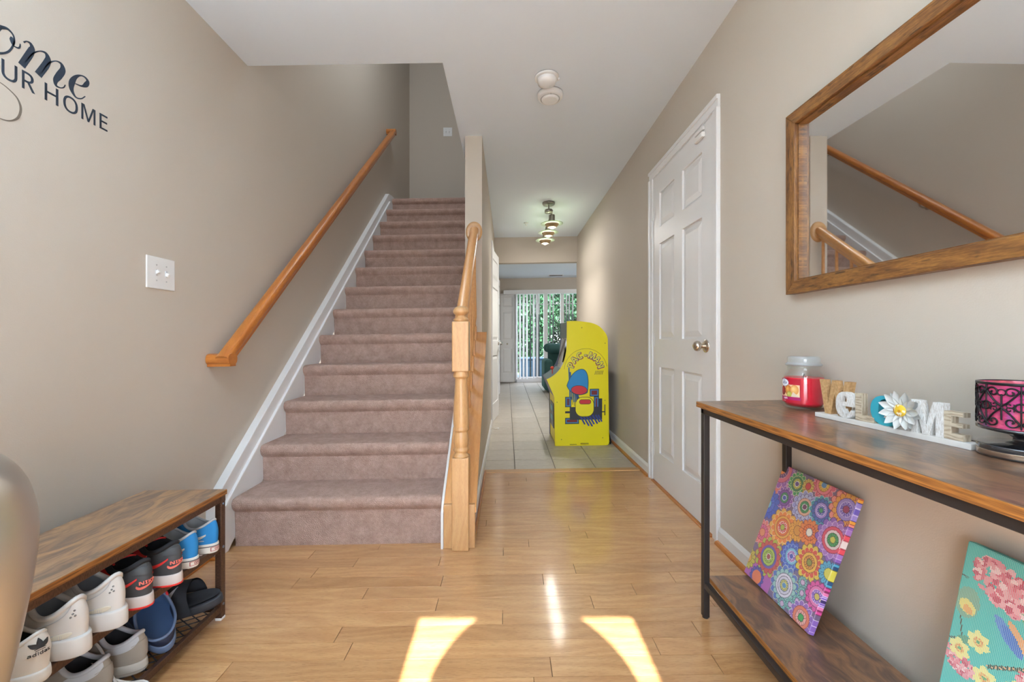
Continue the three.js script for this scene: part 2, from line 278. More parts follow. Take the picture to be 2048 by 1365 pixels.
function sideDoor(d0, w, turn, name) {            // a door in the left hall wall, hinged on its near side and ajar
  const o = structGroup(name);
  panelDoor(o, w, 2.03, w > 0.65);
  const lv = mesh('lever_handle', [at(clean(new THREE.CylinderGeometry(0.011, 0.011, 0.05, 16).rotateX(Math.PI / 2)), w - 0.06, 0.93, -0.025), bx(w - 0.17, w - 0.05, 0.921, 0.939, -0.058, -0.042, 0.007)], M.chrome, o);
  mesh('rosette', at(lathe([[0.0, 0.012], [0.02, 0.011], [0.03, 0.005], [0.031, 0]], 24).rotateX(Math.PI / 2), w - 0.06, 0.93, 0), M.chrome, lv);
  for (const y of [0.25, 1.0, 1.8]) mesh('hinge', clean(new THREE.CylinderGeometry(0.007, 0.007, 0.09, 10).translate(0, y, 0.004)), M.nickel, o);
  o.position.set(SW[1] + 0.004, K * SW[1] + 0.008, -d0); o.rotation.y = Math.PI / 2 - turn;
  const c = structGroup('trim_' + (name === 'door_2' ? 3 : 4));
  for (const [a, b, y0, y1] of [[d0 - 0.062, d0 - 0.003, 0, 2.036], [d0 + w + 0.015, d0 + w + 0.075, 0, 2.036], [d0 - 0.062, d0 + w + 0.075, 2.036, 2.1]]) mesh('casing', bx(SW[1] - 0.002, SW[1] + 0.018, y0, y1, a, b, 0.004), M.white, c);
  settle(c, SW[1], 0, d0);
}
sideDoor(4.705, 0.61, 0.115, 'door_2');
sideDoor(6.73, 0.68, 0.07, 'door_3');
{ // bifold closet door on the far wall
  const o = structGroup('door_4');
  panelDoor(o, 0.31, 2.0, false);
  for (const x of [0.155, 0.03]) mesh('knob', at(lathe([[0, 0.03], [0.014, 0.027], [0.019, 0.019], [0.013, 0.01], [0.008, 0]], 20).rotateX(Math.PI / 2), x, 0.87, 0), M.nickel, o);
  o.position.set(-0.147, 0.012, -9.24);
}
// ---------------------------------------------------------------- stair
const TREAD = 0.2283, RISE = 0.198, nose = (i) => 1.957 + TREAD * i, top = (i) => 0.238 + RISE * i;
{
  const s = thing('staircase', 'straight flight of stairs in dusty pink-brown carpet between the left wall and the oak banister', 'staircase');
  for (let i = 0; i < 13; i++) {
    const a = nose(i), y = top(i), y0 = i ? top(i - 1) - 0.03 : -0.012, p = new THREE.Shape(), end = i === 12 ? 5.77 : a + TREAD + 0.06;
    p.moveTo(a + 0.03, y0); p.lineTo(a + 0.024, y - 0.07); p.bezierCurveTo(a + 0.016, y - 0.06, a, y - 0.05, a, y - 0.028); p.bezierCurveTo(a, y - 0.01, a + 0.012, y, a + 0.03, y); p.lineTo(end, y); p.lineTo(end, y0); p.closePath();
    mesh(i === 12 ? 'landing' : 'stair_step', uvm(side(clean(ext(p, 1.003, 0.008, [], 6)), -1.313), 'x', i * 0.31, i * 0.17), M.carpet, s);
  }
  settle(s, -0.81, 0, 1.96);
  const k = structGroup('trim_5'), H = (d) => 0.263 + 0.8597 * (d - 1.868);   // white skirt up the left wall
  const skirt = (dy, x0, x1, b) => clean(side(ext([[1.868, 0], [1.868, H(1.868) - dy], [4.63, H(4.63) - dy], [4.75, H(4.63) - dy + 0.02], [5.77, 2.7 - dy], [5.77, 2.55], [4.75, 2.5], [1.94, 0]], x1 - x0, b), x0));
  mesh('skirt_board', skirt(0, XL - 0.002, -1.325, 0.003), M.white, k);
  mesh('stringer_board', skirt(0.085, -1.34, -1.311, 0.004), M.white, k);
  mesh('shoe_moulding', uvm(bx(XL, -1.31, 0, 0.017, 1.85, 1.868, 0.006), 'x'), M.rail, k);
  settle(k, XL, 0, 1.868);
  const kn = structGroup('wall_knee'), C = (d) => 0.19 + 0.83 * (d - 1.96);
  mesh('knee_wall', uvm(side(clean(ext([[1.96, -0.05], [2.97, -0.05], [2.97, C(2.97) - 0.01], [1.96, C(1.96) - 0.01]], 0.119)), -0.298), 'z'), M.wall, kn);
  mesh('white_stringer', side(clean(ext([[1.925, 0], [2.95, 0], [2.95, C(2.95) + 0.03], [1.96, C(1.96) + 0.03], [1.925, C(1.96) - 0.02]], 0.012, 0.003)), -0.31), M.white, kn);
  settle(kn, -0.24, 0, 1.96);
  // banister
  const b = thing('banister', 'oak banister with turned newel post, sloping handrail and slim balusters beside the carpeted stairs', 'banister');
  const slope = (y0, y1, x0, x1, m) => side(clean(ext([[1.935, C(1.935) + y0], [2.95, C(2.95) + y0], [2.95, C(2.95) + y1], [1.935, C(1.935) + y1]], x1 - x0, m)), x0);
  mesh('cap_board', uvm(slope(-0.004, 0.022, -0.299, -0.145), 'z'), M.gold, b);
  const sideBoards = mesh('end_board', uvm(bx(-0.2975, -0.15, 0, 0.205, 1.93, 1.962, 0.003), 'y'), M.oak, b);
  const nx = -0.2165, nd = 1.943, hw = 0.0393;
  const block = (y0, y1, chamfer) => { const g = new RoundedBoxGeometry(hw * 2, y1 - y0, hw * 2, 3, chamfer); return uvm(clean(g.translate(nx, (y0 + y1) / 2, -nd)), 'y'); };
  const turned = (pts) => { const g = clean(lathe(pts, 36).translate(nx, 0, -nd)); const p = g.attributes.position, u = g.attributes.uv; for (let i = 0; i < p.count; i++) u.setXY(i, p.getY(i), u.getX(i) * 0.22); return g; };
  mesh('newel_post', [block(0, 0.43, 0.004), block(0.83, 1.065, 0.006),
    turned([[0.03, 0.425], [0.0385, 0.43], [0.036, 0.438], [0.027, 0.447], [0.033, 0.455], [0.0375, 0.462], [0.033, 0.471], [0.03, 0.476], [0.0335, 0.49], [0.036, 0.505], [0.034, 0.525], [0.0295, 0.545], [0.0285, 0.549], [0.036, 0.553], [0.0385, 0.558], [0.037, 0.566], [0.0345, 0.571], [0.0365, 0.585], [0.0375, 0.605], [0.036, 0.65], [0.032, 0.72], [0.0285, 0.775], [0.0275, 0.795], [0.031, 0.8], [0.037, 0.804], [0.0385, 0.81], [0.036, 0.818], [0.034, 0.835]]),
    turned([[0.03, 1.06], [0.033, 1.066], [0.036, 1.071], [0.036, 1.076], [0.028, 1.082], [0.021, 1.088], [0.023, 1.094], [0.031, 1.099], [0.037, 1.107], [0.0375, 1.114], [0.034, 1.124], [0.025, 1.133], [0.012, 1.138], [0, 1.139]])], M.oak, b);
  const rd0 = 1.975, ry0 = 0.985, rd1 = 2.94, ry1 = 1.758, len = Math.hypot(rd1 - rd0, ry1 - ry0), ang = Math.atan2(ry1 - ry0, rd1 - rd0);
  const prof = new THREE.Shape(); prof.moveTo(-0.02, -0.03); prof.lineTo(0.02, -0.03); prof.lineTo(0.02, -0.018); prof.bezierCurveTo(0.03, -0.014, 0.032, 0, 0.03, 0.01); prof.bezierCurveTo(0.028, 0.026, 0.014, 0.03, 0, 0.03); prof.bezierCurveTo(-0.014, 0.03, -0.028, 0.026, -0.03, 0.01); prof.bezierCurveTo(-0.032, 0, -0.03, -0.014, -0.02, -0.018); prof.closePath();
  mesh('handrail', uvm(clean(ext(prof, len)), 'z').rotateY(Math.PI).rotateX(ang).translate(-0.234, ry0, -rd0), M.gold, b);
  mesh('wall_rosette', at(uvm(clean(lathe([[0, 0.018], [0.05, 0.018], [0.058, 0.015], [0.064, 0.008], [0.066, 0]], 40).rotateX(Math.PI / 2)), 'x').scale(0.9, 1.12, 1), -0.236, 1.752, 2.95), M.oak, b);
  for (let i = 0; i < 8; i++) {
    const d = 2.06 + i * 0.119, y0 = C(d) + 0.015, y1 = ry0 + (d - rd0) * Math.tan(ang) - 0.03, h = y1 - y0, x = -0.228;
    const tb = [[0.0095, 0.09], [0.0125, 0.1], [0.009, 0.11], [0.0155, 0.16], [0.014, 0.24], [0.0105, h * 0.6], [0.0085, h + 0.02]].map(([a, c]) => [a, y0 + c]);
    mesh('baluster', [uvm(bx(x - 0.015, x + 0.015, y0 - 0.015, y0 + 0.095, d - 0.015, d + 0.015, 0.003), 'y'), clean(lathe(tb, 18).translate(x, 0, -d))], M.gold, b);
  }
  settle(b, nx, 0, nd);
  // wall handrail
  const w = thing('handrail', 'long golden oak handrail sloping up the left wall above the stairs', 'handrail');
  const hx = -1.292, p0 = [1.875, 0.9], p1 = [4.7, 3.37], hl = Math.hypot(p1[0] - p0[0], p1[1] - p0[1]), ha = Math.atan2(p1[1] - p0[1], p1[0] - p0[0]);
  mesh('rail', uvm(clean(ext(prof, hl)), 'z').rotateY(Math.PI).rotateX(ha).translate(hx, p0[1], -p0[0]), M.rail, w);
  for (const [d, y] of [p0, p1]) mesh('rail_return', uvm(clean(ext(prof, 0.105)), 'z').rotateX(0).rotateY(Math.PI / 2).translate(XL + 0.001, y + (d < 3 ? 0.004 : -0.012), -d - (d < 3 ? 0.02 : -0.02)), M.rail, w);
  for (const t of [0.14, 0.5, 0.86]) {
    const d = mix(p0[0], p1[0], t), y = mix(p0[1], p1[1], t);
    const k2 = mesh('bracket', clean(tube([[XL + 0.004, y - 0.075, -d], [XL + 0.03, y - 0.085, -d], [hx - 0.01, y - 0.07, -d], [hx, y - 0.04, -d]], 0.006, 16, 8)), M.nickel, w);
    mesh('bracket_plate', at(lathe([[0, 0.006], [0.022, 0.005], [0.026, 0]], 20).rotateZ(-Math.PI / 2), XL, y - 0.075, d), M.nickel, k2);
  }
  settle(w, hx, 0.9, 1.875);
}
// front entry behind the viewer: storm door standing in the daylight, with an unseen oval board that shapes the sun patches
{
  const o = structGroup('door_5'), z0 = 0.585, f = (a, b, c, d) => new THREE.BoxGeometry(b - a, d - c, 0.03).translate((a + b) / 2, (c + d) / 2, z0);
  mesh('storm_door_frame', [f(-0.39, -0.305, 0, 2.08), f(0.433, 0.52, 0, 2.08), f(-0.305, 0.433, 2.03, 2.08), f(-0.305, 0.433, 0, 0.12)].map(clean), M.white, o);
  const q = thing('unseen_oval_plaque', 'large dark unseen oval board at the storm door, shapes the sun patches on the floor', 'plaque');
  mesh('unseen_oval_board', clean(new THREE.CylinderGeometry(1, 1, 0.02, 64).rotateX(Math.PI / 2).scale(0.305, 0.42, 1).translate(0.075, 1.64, 0.56)), M.gap, q);
  mesh('unseen_oval_rim', clean(new THREE.TorusGeometry(1, 0.02, 10, 64).scale(0.295, 0.41, 0.6).translate(0.075, 1.64, 0.548)), M.black, q);
  struct('ground', bx(-30, 30, -0.4, -0.15, -30, -0.6), std(lin(0.5, 0.49, 0.47), 0.9));
}
// ---------------------------------------------------------------- lamps, all out of view
function point(x, y, d, power, color, radius = 4) { const l = new THREE.PointLight(color, power); l.position.set(x, y + K * x, -d); l.castShadow = true; l.shadow.radius = radius; scene.add(l); }
const WARM = new THREE.Color(1, 0.95, 0.88), NEUTRAL = new THREE.Color(0.8, 0.93, 1.06);
const glow = (k, c = WARM) => std(lin(0.8, 0.8, 0.78), 0.4, { emissive: c, emissiveIntensity: k });
function unseenDomeLamp(x, y, d, power, label, color = NEUTRAL, rod = 0) {
  const o = thing('unseen_ceiling_lamp', label, 'ceiling lamp');
  mesh('lamp_base', at(lathe([[0, 0], [0.16, 0], [0.165, -0.012], [0.155, -0.03], [0, -0.03]], 40), x, y, d), M.chrome, o);
  mesh('lamp_shade', at(lathe([[0.15, -0.03], [0.145, -0.06], [0.115, -0.09], [0.06, -0.108], [0, -0.112]], 40), x, y, d), glow(2), o);
  if (rod) mesh('rod', at(clean(new THREE.CylinderGeometry(0.01, 0.01, rod, 14)), x, y + rod / 2, d), M.chrome, o);
  settle(o, x, y, d);
  point(x, y - 0.2, d, power, color, 6);
}
unseenDomeLamp(-0.15, HC, 0.1, LAMP.foyer, 'round frosted unseen ceiling lamp placed to light the entry');  // out of view overhead, placed to light the entry walls
unseenDomeLamp(-0.83, 4.5, 3.1, LAMP.stair, 'round frosted unseen lamp on a rod, placed to light the stairwell walls', NEUTRAL, 0.7);  // unseen from the hall, placed to light the stairwell
unseenDomeLamp(2.1, 2.36, 7.2, LAMP.den, 'round frosted ceiling lamp out of view, added as fill for the room past the hall', new THREE.Color(1, 0.96, 0.9));  // added fill lamp, kept out of view in the far room
{ // added torchiere behind the viewer, fill light bounced off the ceiling
  const o = thing('added_floor_lamp', 'slim added torchiere out of view beside the front door, bouncing fill light off the ceiling', 'floor lamp'), x = -1.05, d = -0.22;
  mesh('base', at(lathe([[0, 0], [0.12, 0], [0.122, 0.012], [0.02, 0.03], [0, 0.03]], 36), x, 0, d), M.steel, o);
  mesh('pole', at(clean(new THREE.CylinderGeometry(0.011, 0.011, 1.5, 16)), x, 0.77, d), M.steel, o);
  mesh('lamp_shade', at(lathe([[0, 1.67], [0.05, 1.675], [0.12, 1.71], [0.15, 1.76], [0.146, 1.76], [0.116, 1.716], [0.05, 1.685], [0, 1.68]], 40), x, -0.16, d), M.steel, o);
  mesh('bulb', at(clean(new THREE.SphereGeometry(0.035, 20, 12)), x, 1.565, d), glow(3, NEUTRAL), o);
  settle(o, x, 0, d);
  const l = new THREE.SpotLight(new THREE.Color(0.74, 0.99, 1.2), LAMP.torchFill, 0, 1.3, 0.6); l.position.set(x, 1.62 + K * x, -d); l.target.position.set(x, 4, -d); l.castShadow = true; l.shadow.radius = 3; scene.add(l, l.target);
}
// ---------------------------------------------------------------- shoe bench and shoes
{
  const o = thing('shoe_bench', 'low rustic brown bench with two wire mesh shelves full of shoes', 'shoe bench');
  const x0 = -1.297, x1 = -1.004, d0 = 0.46, d1 = 1.476;
  mesh('board_top', uvm(bx(x0, x1 + 0.001, 0.439, 0.457, d0, d1, 0.002), 'z'), M.rustic, o);
  mesh('front_edge', uvm(bx(x1 + 0.0008, x1 + 0.002, 0.44, 0.456, d0 + 0.001, d1 - 0.001), 'z'), M.edge, o);
  for (const x of [x0 + 0.002, x1 - 0.024]) for (const d of [d0 + 0.006, d1 - 0.026]) {
    const l = mesh('leg', uvm(bx(x, x + 0.022, 0.008, 0.4172, d, d + 0.022, 0.002), 'y'), M.bronze, o);
    mesh('foot_cap', bx(x - 0.001, x + 0.023, 0, 0.012, d - 0.001, d + 0.023, 0.004), M.plastic, l);
  }
  const ring = (y, h) => [bx(x0 + 0.02, x1 - 0.02, y, y + h, d0 + 0.008, d0 + 0.026, 0.002), bx(x0 + 0.02, x1 - 0.02, y, y + h, d1 - 0.024, d1 - 0.006, 0.002), bx(x0 + 0.004, x0 + 0.02, y, y + h, d0 + 0.02, d1 - 0.02, 0.002), bx(x1 - 0.02, x1 - 0.004, y, y + h, d0 + 0.02, d1 - 0.02, 0.002), ...(y > 0.4 ? [bx(x0 + 0.002, x0 + 0.024, y, y + h, d0 + 0.006, d0 + 0.028), bx(x1 - 0.024, x1 - 0.002, y, y + h, d0 + 0.006, d0 + 0.028), bx(x0 + 0.002, x0 + 0.024, y, y + h, d1 - 0.026, d1 - 0.004), bx(x1 - 0.024, x1 - 0.002, y, y + h, d1 - 0.026, d1 - 0.004)] : [])];
  mesh('top_rail', uvm(mg(ring(0.417, 0.022)), 'z'), M.bronze, o);
  for (const y of [0.246, 0.03]) {
    const s = mesh('shelf_frame', uvm(mg(ring(y, 0.022)), 'z'), M.bronze, o), bars = [], w = x1 - x0 - 0.04, l = d1 - d0 - 0.04;
    for (const dir of [1, -1]) for (let k = -6; k < 36; k++) {
      let a = dir > 0 ? k * 0.034 : k * 0.034, pts = [[0, a], [w, a + dir * w * 0.62]];   // diagonal wires of the expanded metal
      const cl = (p, q, lim) => { const t = (lim - p[1]) / (q[1] - p[1]); return [p[0] + (q[0] - p[0]) * t, lim]; };
      let [p, q] = pts; if (p[1] > q[1]) [p, q] = [q, p];
      if (q[1] < 0.01 || p[1] > l - 0.01) continue;
      if (p[1] < 0) p = cl(p, q, 0); if (q[1] > l) q = cl(p, q, l);
      const len = Math.hypot(q[0] - p[0], q[1] - p[1]), an = Math.atan2(q[1] - p[1], q[0] - p[0]);
      bars.push(new THREE.BoxGeometry(len, 0.002, 0.003).rotateY(an).translate(x0 + 0.02 + (p[0] + q[0]) / 2, y + 0.018, -(d0 + 0.02 + (p[1] + q[1]) / 2)));
    }
    mesh('wire_mesh', bars, M.black, s).userData.kind = 'stuff';
  }
  for (const y of [0.41, 0.055, 0.258]) mesh('bolt', at(clean(new THREE.CylinderGeometry(0.004, 0.005, 0.003, 8).rotateZ(-Math.PI / 2)), x1 - 0.001, y, d1 - 0.015), M.steel, o);
  settle(o, (x0 + x1) / 2, 0, (d0 + d1) / 2);
}
function grid(f, nu, nv, closedU = true) {
  const P = [], I = []; for (let j = 0; j <= nv; j++) for (let i = 0; i <= nu; i++) P.push(...f(i / nu, j / nv));
  for (let j = 0; j < nv; j++) for (let i = 0; i < nu; i++) { const a = j * (nu + 1) + i, b = a + 1, c = a + nu + 1, d = c + 1; I.push(a, b, d, a, d, c); }
  let g = new THREE.BufferGeometry(); g.setAttribute('position', new THREE.BufferAttribute(new Float32Array(P), 3)); g.setIndex(I);
  if (closedU) g = mergeVertices(g, 1e-6); g.computeVertexNormals(); return clean(g);
}
function onSurface(S, path, eps, thick = 0.0012, n = 8) {   // a raised strip on a surface S(phi, v): path of phi, v, width in v
  const c = new THREE.CatmullRomCurve3(path.map((p) => V(...p))), q = c.getPoints(path.length * n), e = 1e-3;
  const at2 = (a, v, off) => { const p = V(...S(a, v)), u = V(...S(a + e, v)).sub(p), w = V(...S(a, v + e)).sub(p), nn = u.cross(w).normalize(); if (nn.y < -0.2 || nn.dot(V(p.x, 0, p.z)) < -0.02 && nn.y < 0.3) nn.negate(); return p.addScaledVector(nn, off).toArray(); };
  return grid((i, j) => { const p = q[Math.round(i * (q.length - 1))], s = Math.round(j * 6), off = [0, eps + thick, eps + thick, eps + thick, eps + thick, eps + thick, 0][s], t = [0, 0.02, 0.25, 0.5, 0.75, 0.98, 1][s]; return at2(p.x, sat(p.y + (t - 0.5) * p.z), off); }, q.length - 1, 6, false);
}
const fabric = (c, r = 0.85) => std(c, r);
function makeShoe(name, label, group, q) {
  const L = q.L ?? 0.285, W = q.W ?? 0.104, hs = q.sole ?? 0.028, foot = q.foot ?? 1;
  const o = thing(name, label, 'shoe', group);
  const prof = (t) => Math.pow(Math.max(0, 1 - Math.pow(Math.abs(2 * t - 1), 2.7)), 0.48) * (0.76 + 0.24 * sm(0.28, 0.7, t) - 0.05 * Math.exp(-Math.pow((t - 0.42) / 0.12, 2)));
  const P = (a, off = 0) => { const t = (1 - Math.cos(a)) / 2; return [Math.cos(a) * (L / 2 + off), Math.sign(Math.sin(a)) * (W / 2 + off) * prof(t) + foot * 0.007 * Math.sin(Math.PI * (t * 1.2 - 0.2))]; };
  const oc = q.open ?? { c: 0.24, a: 0.2, b: 0.031, heel: 0.078, side: 0.054, front: 0.086 };
  const xq = L / 2 - oc.c * L, Q = (a, k = 1) => [xq + Math.cos(a) * oc.a * L * k, Math.sin(a) * oc.b * k];
  const hq = (a) => { const c = Math.cos(a); return oc.side + (c > 0 ? (oc.heel - oc.side) * Math.pow(c, 2.4) : (oc.front - oc.side) * Math.pow(-c, 1.6)); };
  const S = (a, v) => {
    const p = P(a, -0.003), r = Q(a), toe = sm(-0.15, -0.9, Math.cos(a)), vv = sat(v);
    const k = mix(Math.pow(vv, 2.1), Math.pow(vv, 0.95), toe), b = mix(mix(vv, 1 - Math.pow(1 - vv, 1.5), 0.6), (q.toeBox ?? 0.46) * (1 - Math.pow(1 - vv, 7)) + (1 - (q.toeBox ?? 0.46)) * Math.pow(vv, 1.2), toe);
    const bul = Math.sin(Math.PI * vv) * 0.004 * (1 - toe);
    return [mix(p[0], r[0], k) + Math.cos(a) * bul, hs - 0.004 + (hq(a) + 0.004) * b, mix(p[1], r[1], k) + Math.sin(a) * bul];
  };
  const rings = (list, flat = 56) => grid((i, j) => { const a = i * Math.PI * 2, [off, y, up = 0] = list[Math.round(j * (list.length - 1))]; const p = off === null ? [0, 0] : P(a, off); return [p[0], y + up * sm(0.2, -1, Math.cos(a)), p[1]]; }, flat, list.length - 1);
  const hb = q.flare ?? 0.002;
  mesh('sole', rings([[null, 0], [-0.01, 0], [-0.002, 0.0015], [hb, 0.007], [hb, hs * 0.55], [hb - 0.001, hs - 0.004], [hb - 0.003, hs], [-0.012, hs + 0.001]]), q.mSole, o);
  if (q.mOut) mesh('outsole', rings([[null, -0.0012], [-0.006, -0.0012], [hb + 0.0008, 0.0012], [hb + 0.0012, 0.006], [hb, 0.0068]]), q.mOut, o);
  if (q.band) mesh('sole_line', rings([[hb + 0.0001, hs * q.band], [hb + 0.0009, hs * q.band + 0.0004], [hb + 0.0009, hs * q.band + 0.002], [hb, hs * q.band + 0.0026]]), q.mBand, o);
  mesh('upper', grid((i, j) => S(i * Math.PI * 2, j), 64, 16), q.mUpper, o);
  mesh('collar', tube(Array.from({ length: 28 }, (_, i) => { const a = i / 28 * Math.PI * 2, r = Q(a); return V(r[0], hs - 0.004 + hq(a) + 0.004, r[1]); }), q.collar ?? 0.0045, 56, 8, true), q.mCollar ?? q.mUpper, o);
  mesh('lining', grid((i, j) => { const a = i * Math.PI * 2, s = [1, 0.97, 1, 1.02, 0.9, 0][Math.round(j * 5)], y = [hq(a), hq(a) - 0.006, hq(a) * 0.6, 0.012, 0.007, 0.006][Math.round(j * 5)]; const r = Q(a, s); return [r[0], hs + y, r[1]]; }, 40, 5), q.mLining, o);
  for (const [m, path, nm = 'stripe', lab] of q.strips ?? []) { const s = mesh(nm, onSurface(S, path, 0.0006), m, o); if (lab) s.userData.label = lab; }
  if (q.mTongue) {
    const g = clean(ext([[xq - oc.a * L - 0.05, hs + oc.front - 0.022], [xq - oc.a * L + 0.012, hs + oc.front + 0.012], [xq - oc.a * L + 0.026, hs + oc.front + 0.026], [xq - oc.a * L + 0.02, hs + oc.front + 0.032], [xq - oc.a * L - 0.005, hs + oc.front + 0.014], [xq - oc.a * L - 0.052, hs + oc.front - 0.014]], 0.05, 0.003).translate(0, 0, -0.025));
    mesh('tongue', g, q.mTongue, o);
  }
  if (q.mLace) for (let i = 0; i < 5; i++) {
    const v = 0.97 - i * 0.11, dlt = 0.3 + 0.03 * i, lift = 0.0045, p = S(Math.PI - dlt, v), r = S(Math.PI + dlt, v - 0.03), m = S(Math.PI, v + 0.02);
    mesh('lace', tube([[p[0], p[1] + 0.001, p[2]], [mix(p[0], m[0], 0.5), mix(p[1], m[1], 0.6) + lift, p[2] * 0.5], [m[0], m[1] + lift + 0.001, 0], [mix(r[0], m[0], 0.5), mix(r[1], m[1], 0.6) + lift, r[2] * 0.5], [r[0], r[1] + 0.001, r[2]]], 0.0028, 16, 6), q.mLace, o);
  }
  o.userData.S = undefined; delete o.userData.S;
  return { o, S, P, hs, L, W, hq };
}
function place(o, x, y, d, turn = 0, pitch = 0, roll = 0) { o.rotation.order = 'YXZ'; o.rotation.set(roll, turn, pitch); o.position.set(x, y + K * x, -d); return o; }
// a flat mark set against the heel: drawn in x (across), y (up); turned to face backwards
function heelMark(s, geos, y, m, nm) {
  const g = mg(geos.map(clean)), p = g.attributes.position, e = 1e-3;
  for (let i = 0; i < p.count; i++) {
    const a = -p.getX(i) / 0.045, h = y + p.getY(i); let lo = 0, hi = 1;
    for (let k = 0; k < 14; k++) { const v = (lo + hi) / 2; if (s.S(a, v)[1] < h) lo = v; else hi = v; }
    const q = V(...s.S(a, lo)), n = V(...s.S(a + e, lo)).sub(q).cross(V(...s.S(a, lo + e)).sub(q)).normalize(); if (n.x < 0) n.negate();
    q.addScaledVector(n, 0.0022 + p.getZ(i)); p.setXYZ(i, q.x, q.y, q.z);
  }
  g.computeVertexNormals(); return mesh(nm, g, m, s.o);
}
const swoosh = (s, t) => ribbon([[-0.5, 0.16, 0.02], [-0.47, 0.02, 0.12], [-0.36, -0.1, 0.2], [-0.15, -0.06, 0.19], [0.15, 0.08, 0.11], [0.5, 0.25, 0.015]].map((p) => p.map((k) => k * s)), t, 8);
{
  const blue = fabric(lin(0.02, 0.21, 0.5)), cream = fabric(lin(0.72, 0.68, 0.6)), navy = fabric(lin(0.01, 0.07, 0.2)), pale = fabric(lin(0.5, 0.52, 0.53));
  const rust = std(lin(0.42, 0.1, 0.09), 0.6), lineB = fabric(lin(0.05, 0.05, 0.06));
  const G = 'pair of blue canvas sneakers';
  const mk = (label) => {
    const s = makeShoe('sneaker', label, G, { L: 0.28, W: 0.096, sole: 0.034, mSole: cream, mUpper: blue, mLining: pale, mCollar: pale, mTongue: navy, mLace: pale, band: 0.72, mBand: lineB, collar: 0.004,
      strips: [[cream, [[0.55, 0.42, 0.06], [0.9, 0.3, 0.16], [1.4, 0.32, 0.16], [2.0, 0.5, 0.12]]], [cream, [[5.73, 0.42, 0.06], [5.38, 0.3, 0.16], [4.88, 0.32, 0.16], [4.28, 0.5, 0.12]]]] });
    mesh('heel_label', [new THREE.BoxGeometry(0.044, 0.002, 0.002, 10, 1, 1).translate(0, 0.007, 0), new THREE.BoxGeometry(0.044, 0.002, 0.002, 10, 1, 1).translate(0, -0.007, 0), new THREE.BoxGeometry(0.002, 0.016, 0.002).translate(-0.022, 0, 0), new THREE.BoxGeometry(0.002, 0.016, 0.002).translate(0.022, 0, 0), text('OFF', 0.008, 0.001, BOLD).translate(-0.012, -0.004, 0)].map(clean).map((g) => { const p = g.attributes.position; for (let i = 0; i < p.count; i++) { const a = -p.getX(i) * 0.75 / 0.045, q = s.P(a, 0.0022 + Math.max(0, p.getZ(i)) * 0.6); p.setXYZ(i, q[0], 0.0165 + p.getY(i) * 0.85, q[1]); } g.computeVertexNormals(); return g; }), rust, s.o);
    return s;
  };
  place(mk('blue canvas sneaker on the upper shelf, the one against the bench leg').o, -1.13, 0.267, 1.43, -0.18);
  place(mk('blue canvas sneaker on the upper shelf, beside the black and red shoes').o, -1.13, 0.267, 1.338, -0.18);
}
{
  const blk = fabric(lin(0.05, 0.052, 0.055), 0.55), red = std(lin(0.75, 0.04, 0.035), 0.5), off = fabric(lin(0.62, 0.54, 0.5), 0.6), dark = fabric(lin(0.012, 0.012, 0.015)), pink = std(lin(0.78, 0.16, 0.12), 0.5);
  const mk = (label) => {
    const s = makeShoe('sneaker', label, 'pair of black and red sneakers', { L: 0.292, W: 0.1, sole: 0.034, mSole: off, mOut: red, mUpper: blk, mLining: dark, mCollar: dark, mTongue: dark, mLace: dark, collar: 0.007, open: { c: 0.26, a: 0.19, b: 0.033, heel: 0.088, side: 0.066, front: 0.098 },
      strips: [[red, [[0.45, 0.52, 0.05], [0.75, 0.38, 0.1], [1.1, 0.27, 0.15], [1.5, 0.22, 0.22], [1.75, 0.34, 0.16], [1.85, 0.46, 0.03]], 'side_stripe'], [red, [[5.83, 0.52, 0.05], [5.53, 0.38, 0.1], [5.18, 0.27, 0.15], [4.78, 0.22, 0.22], [4.53, 0.34, 0.16]], 'side_stripe'],
        [blk, [[0.62, 0.75, 0.2], [0.3, 0.7, 0.26], [0, 0.66, 0.26], [-0.3, 0.7, 0.26], [-0.62, 0.75, 0.2]], 'heel_patch'], [red, [[2.35, 0.6, 0.05], [2.1, 0.7, 0.4], [1.75, 0.74, 0.46], [1.35, 0.72, 0.4], [1.2, 0.7, 0.1]], 'eyestay_strap']] });
    heelMark(s, [swoosh(0.03, 0.0008).translate(-0.006, -0.006, 0), text('NIKE', 0.009, 0.0008, BOLD, 0.0001).translate(-0.0185, 0.0, 0)], 0.066, pink, 'heel_logo');
    mesh('pull_loop', tube(Array.from({ length: 9 }, (_, i) => { const a = mix(-0.5, 0.5, i / 8) * 3.1; return V(0.04 - 0.02 * Math.cos(a) + 0.02, 0.117, Math.sin(a) * 0.026); }), 0.0028, 16, 6), red, s.o);
    mesh('insole_print', clean(new THREE.BoxGeometry(0.05, 0.001, 0.03).translate(0.075, 0.043, 0)), fabric(lin(0.3, 0.33, 0.36)), s.o);
    return s;
  };
  place(mk('black sneaker with red stripe and strap, beside the blue pair on the upper shelf').o, -1.115, 0.267, 1.258, -0.26);
  place(mk('black sneaker with red stripe and strap, beside the white pair on the upper shelf').o, -1.115, 0.267, 1.156, -0.26);
}
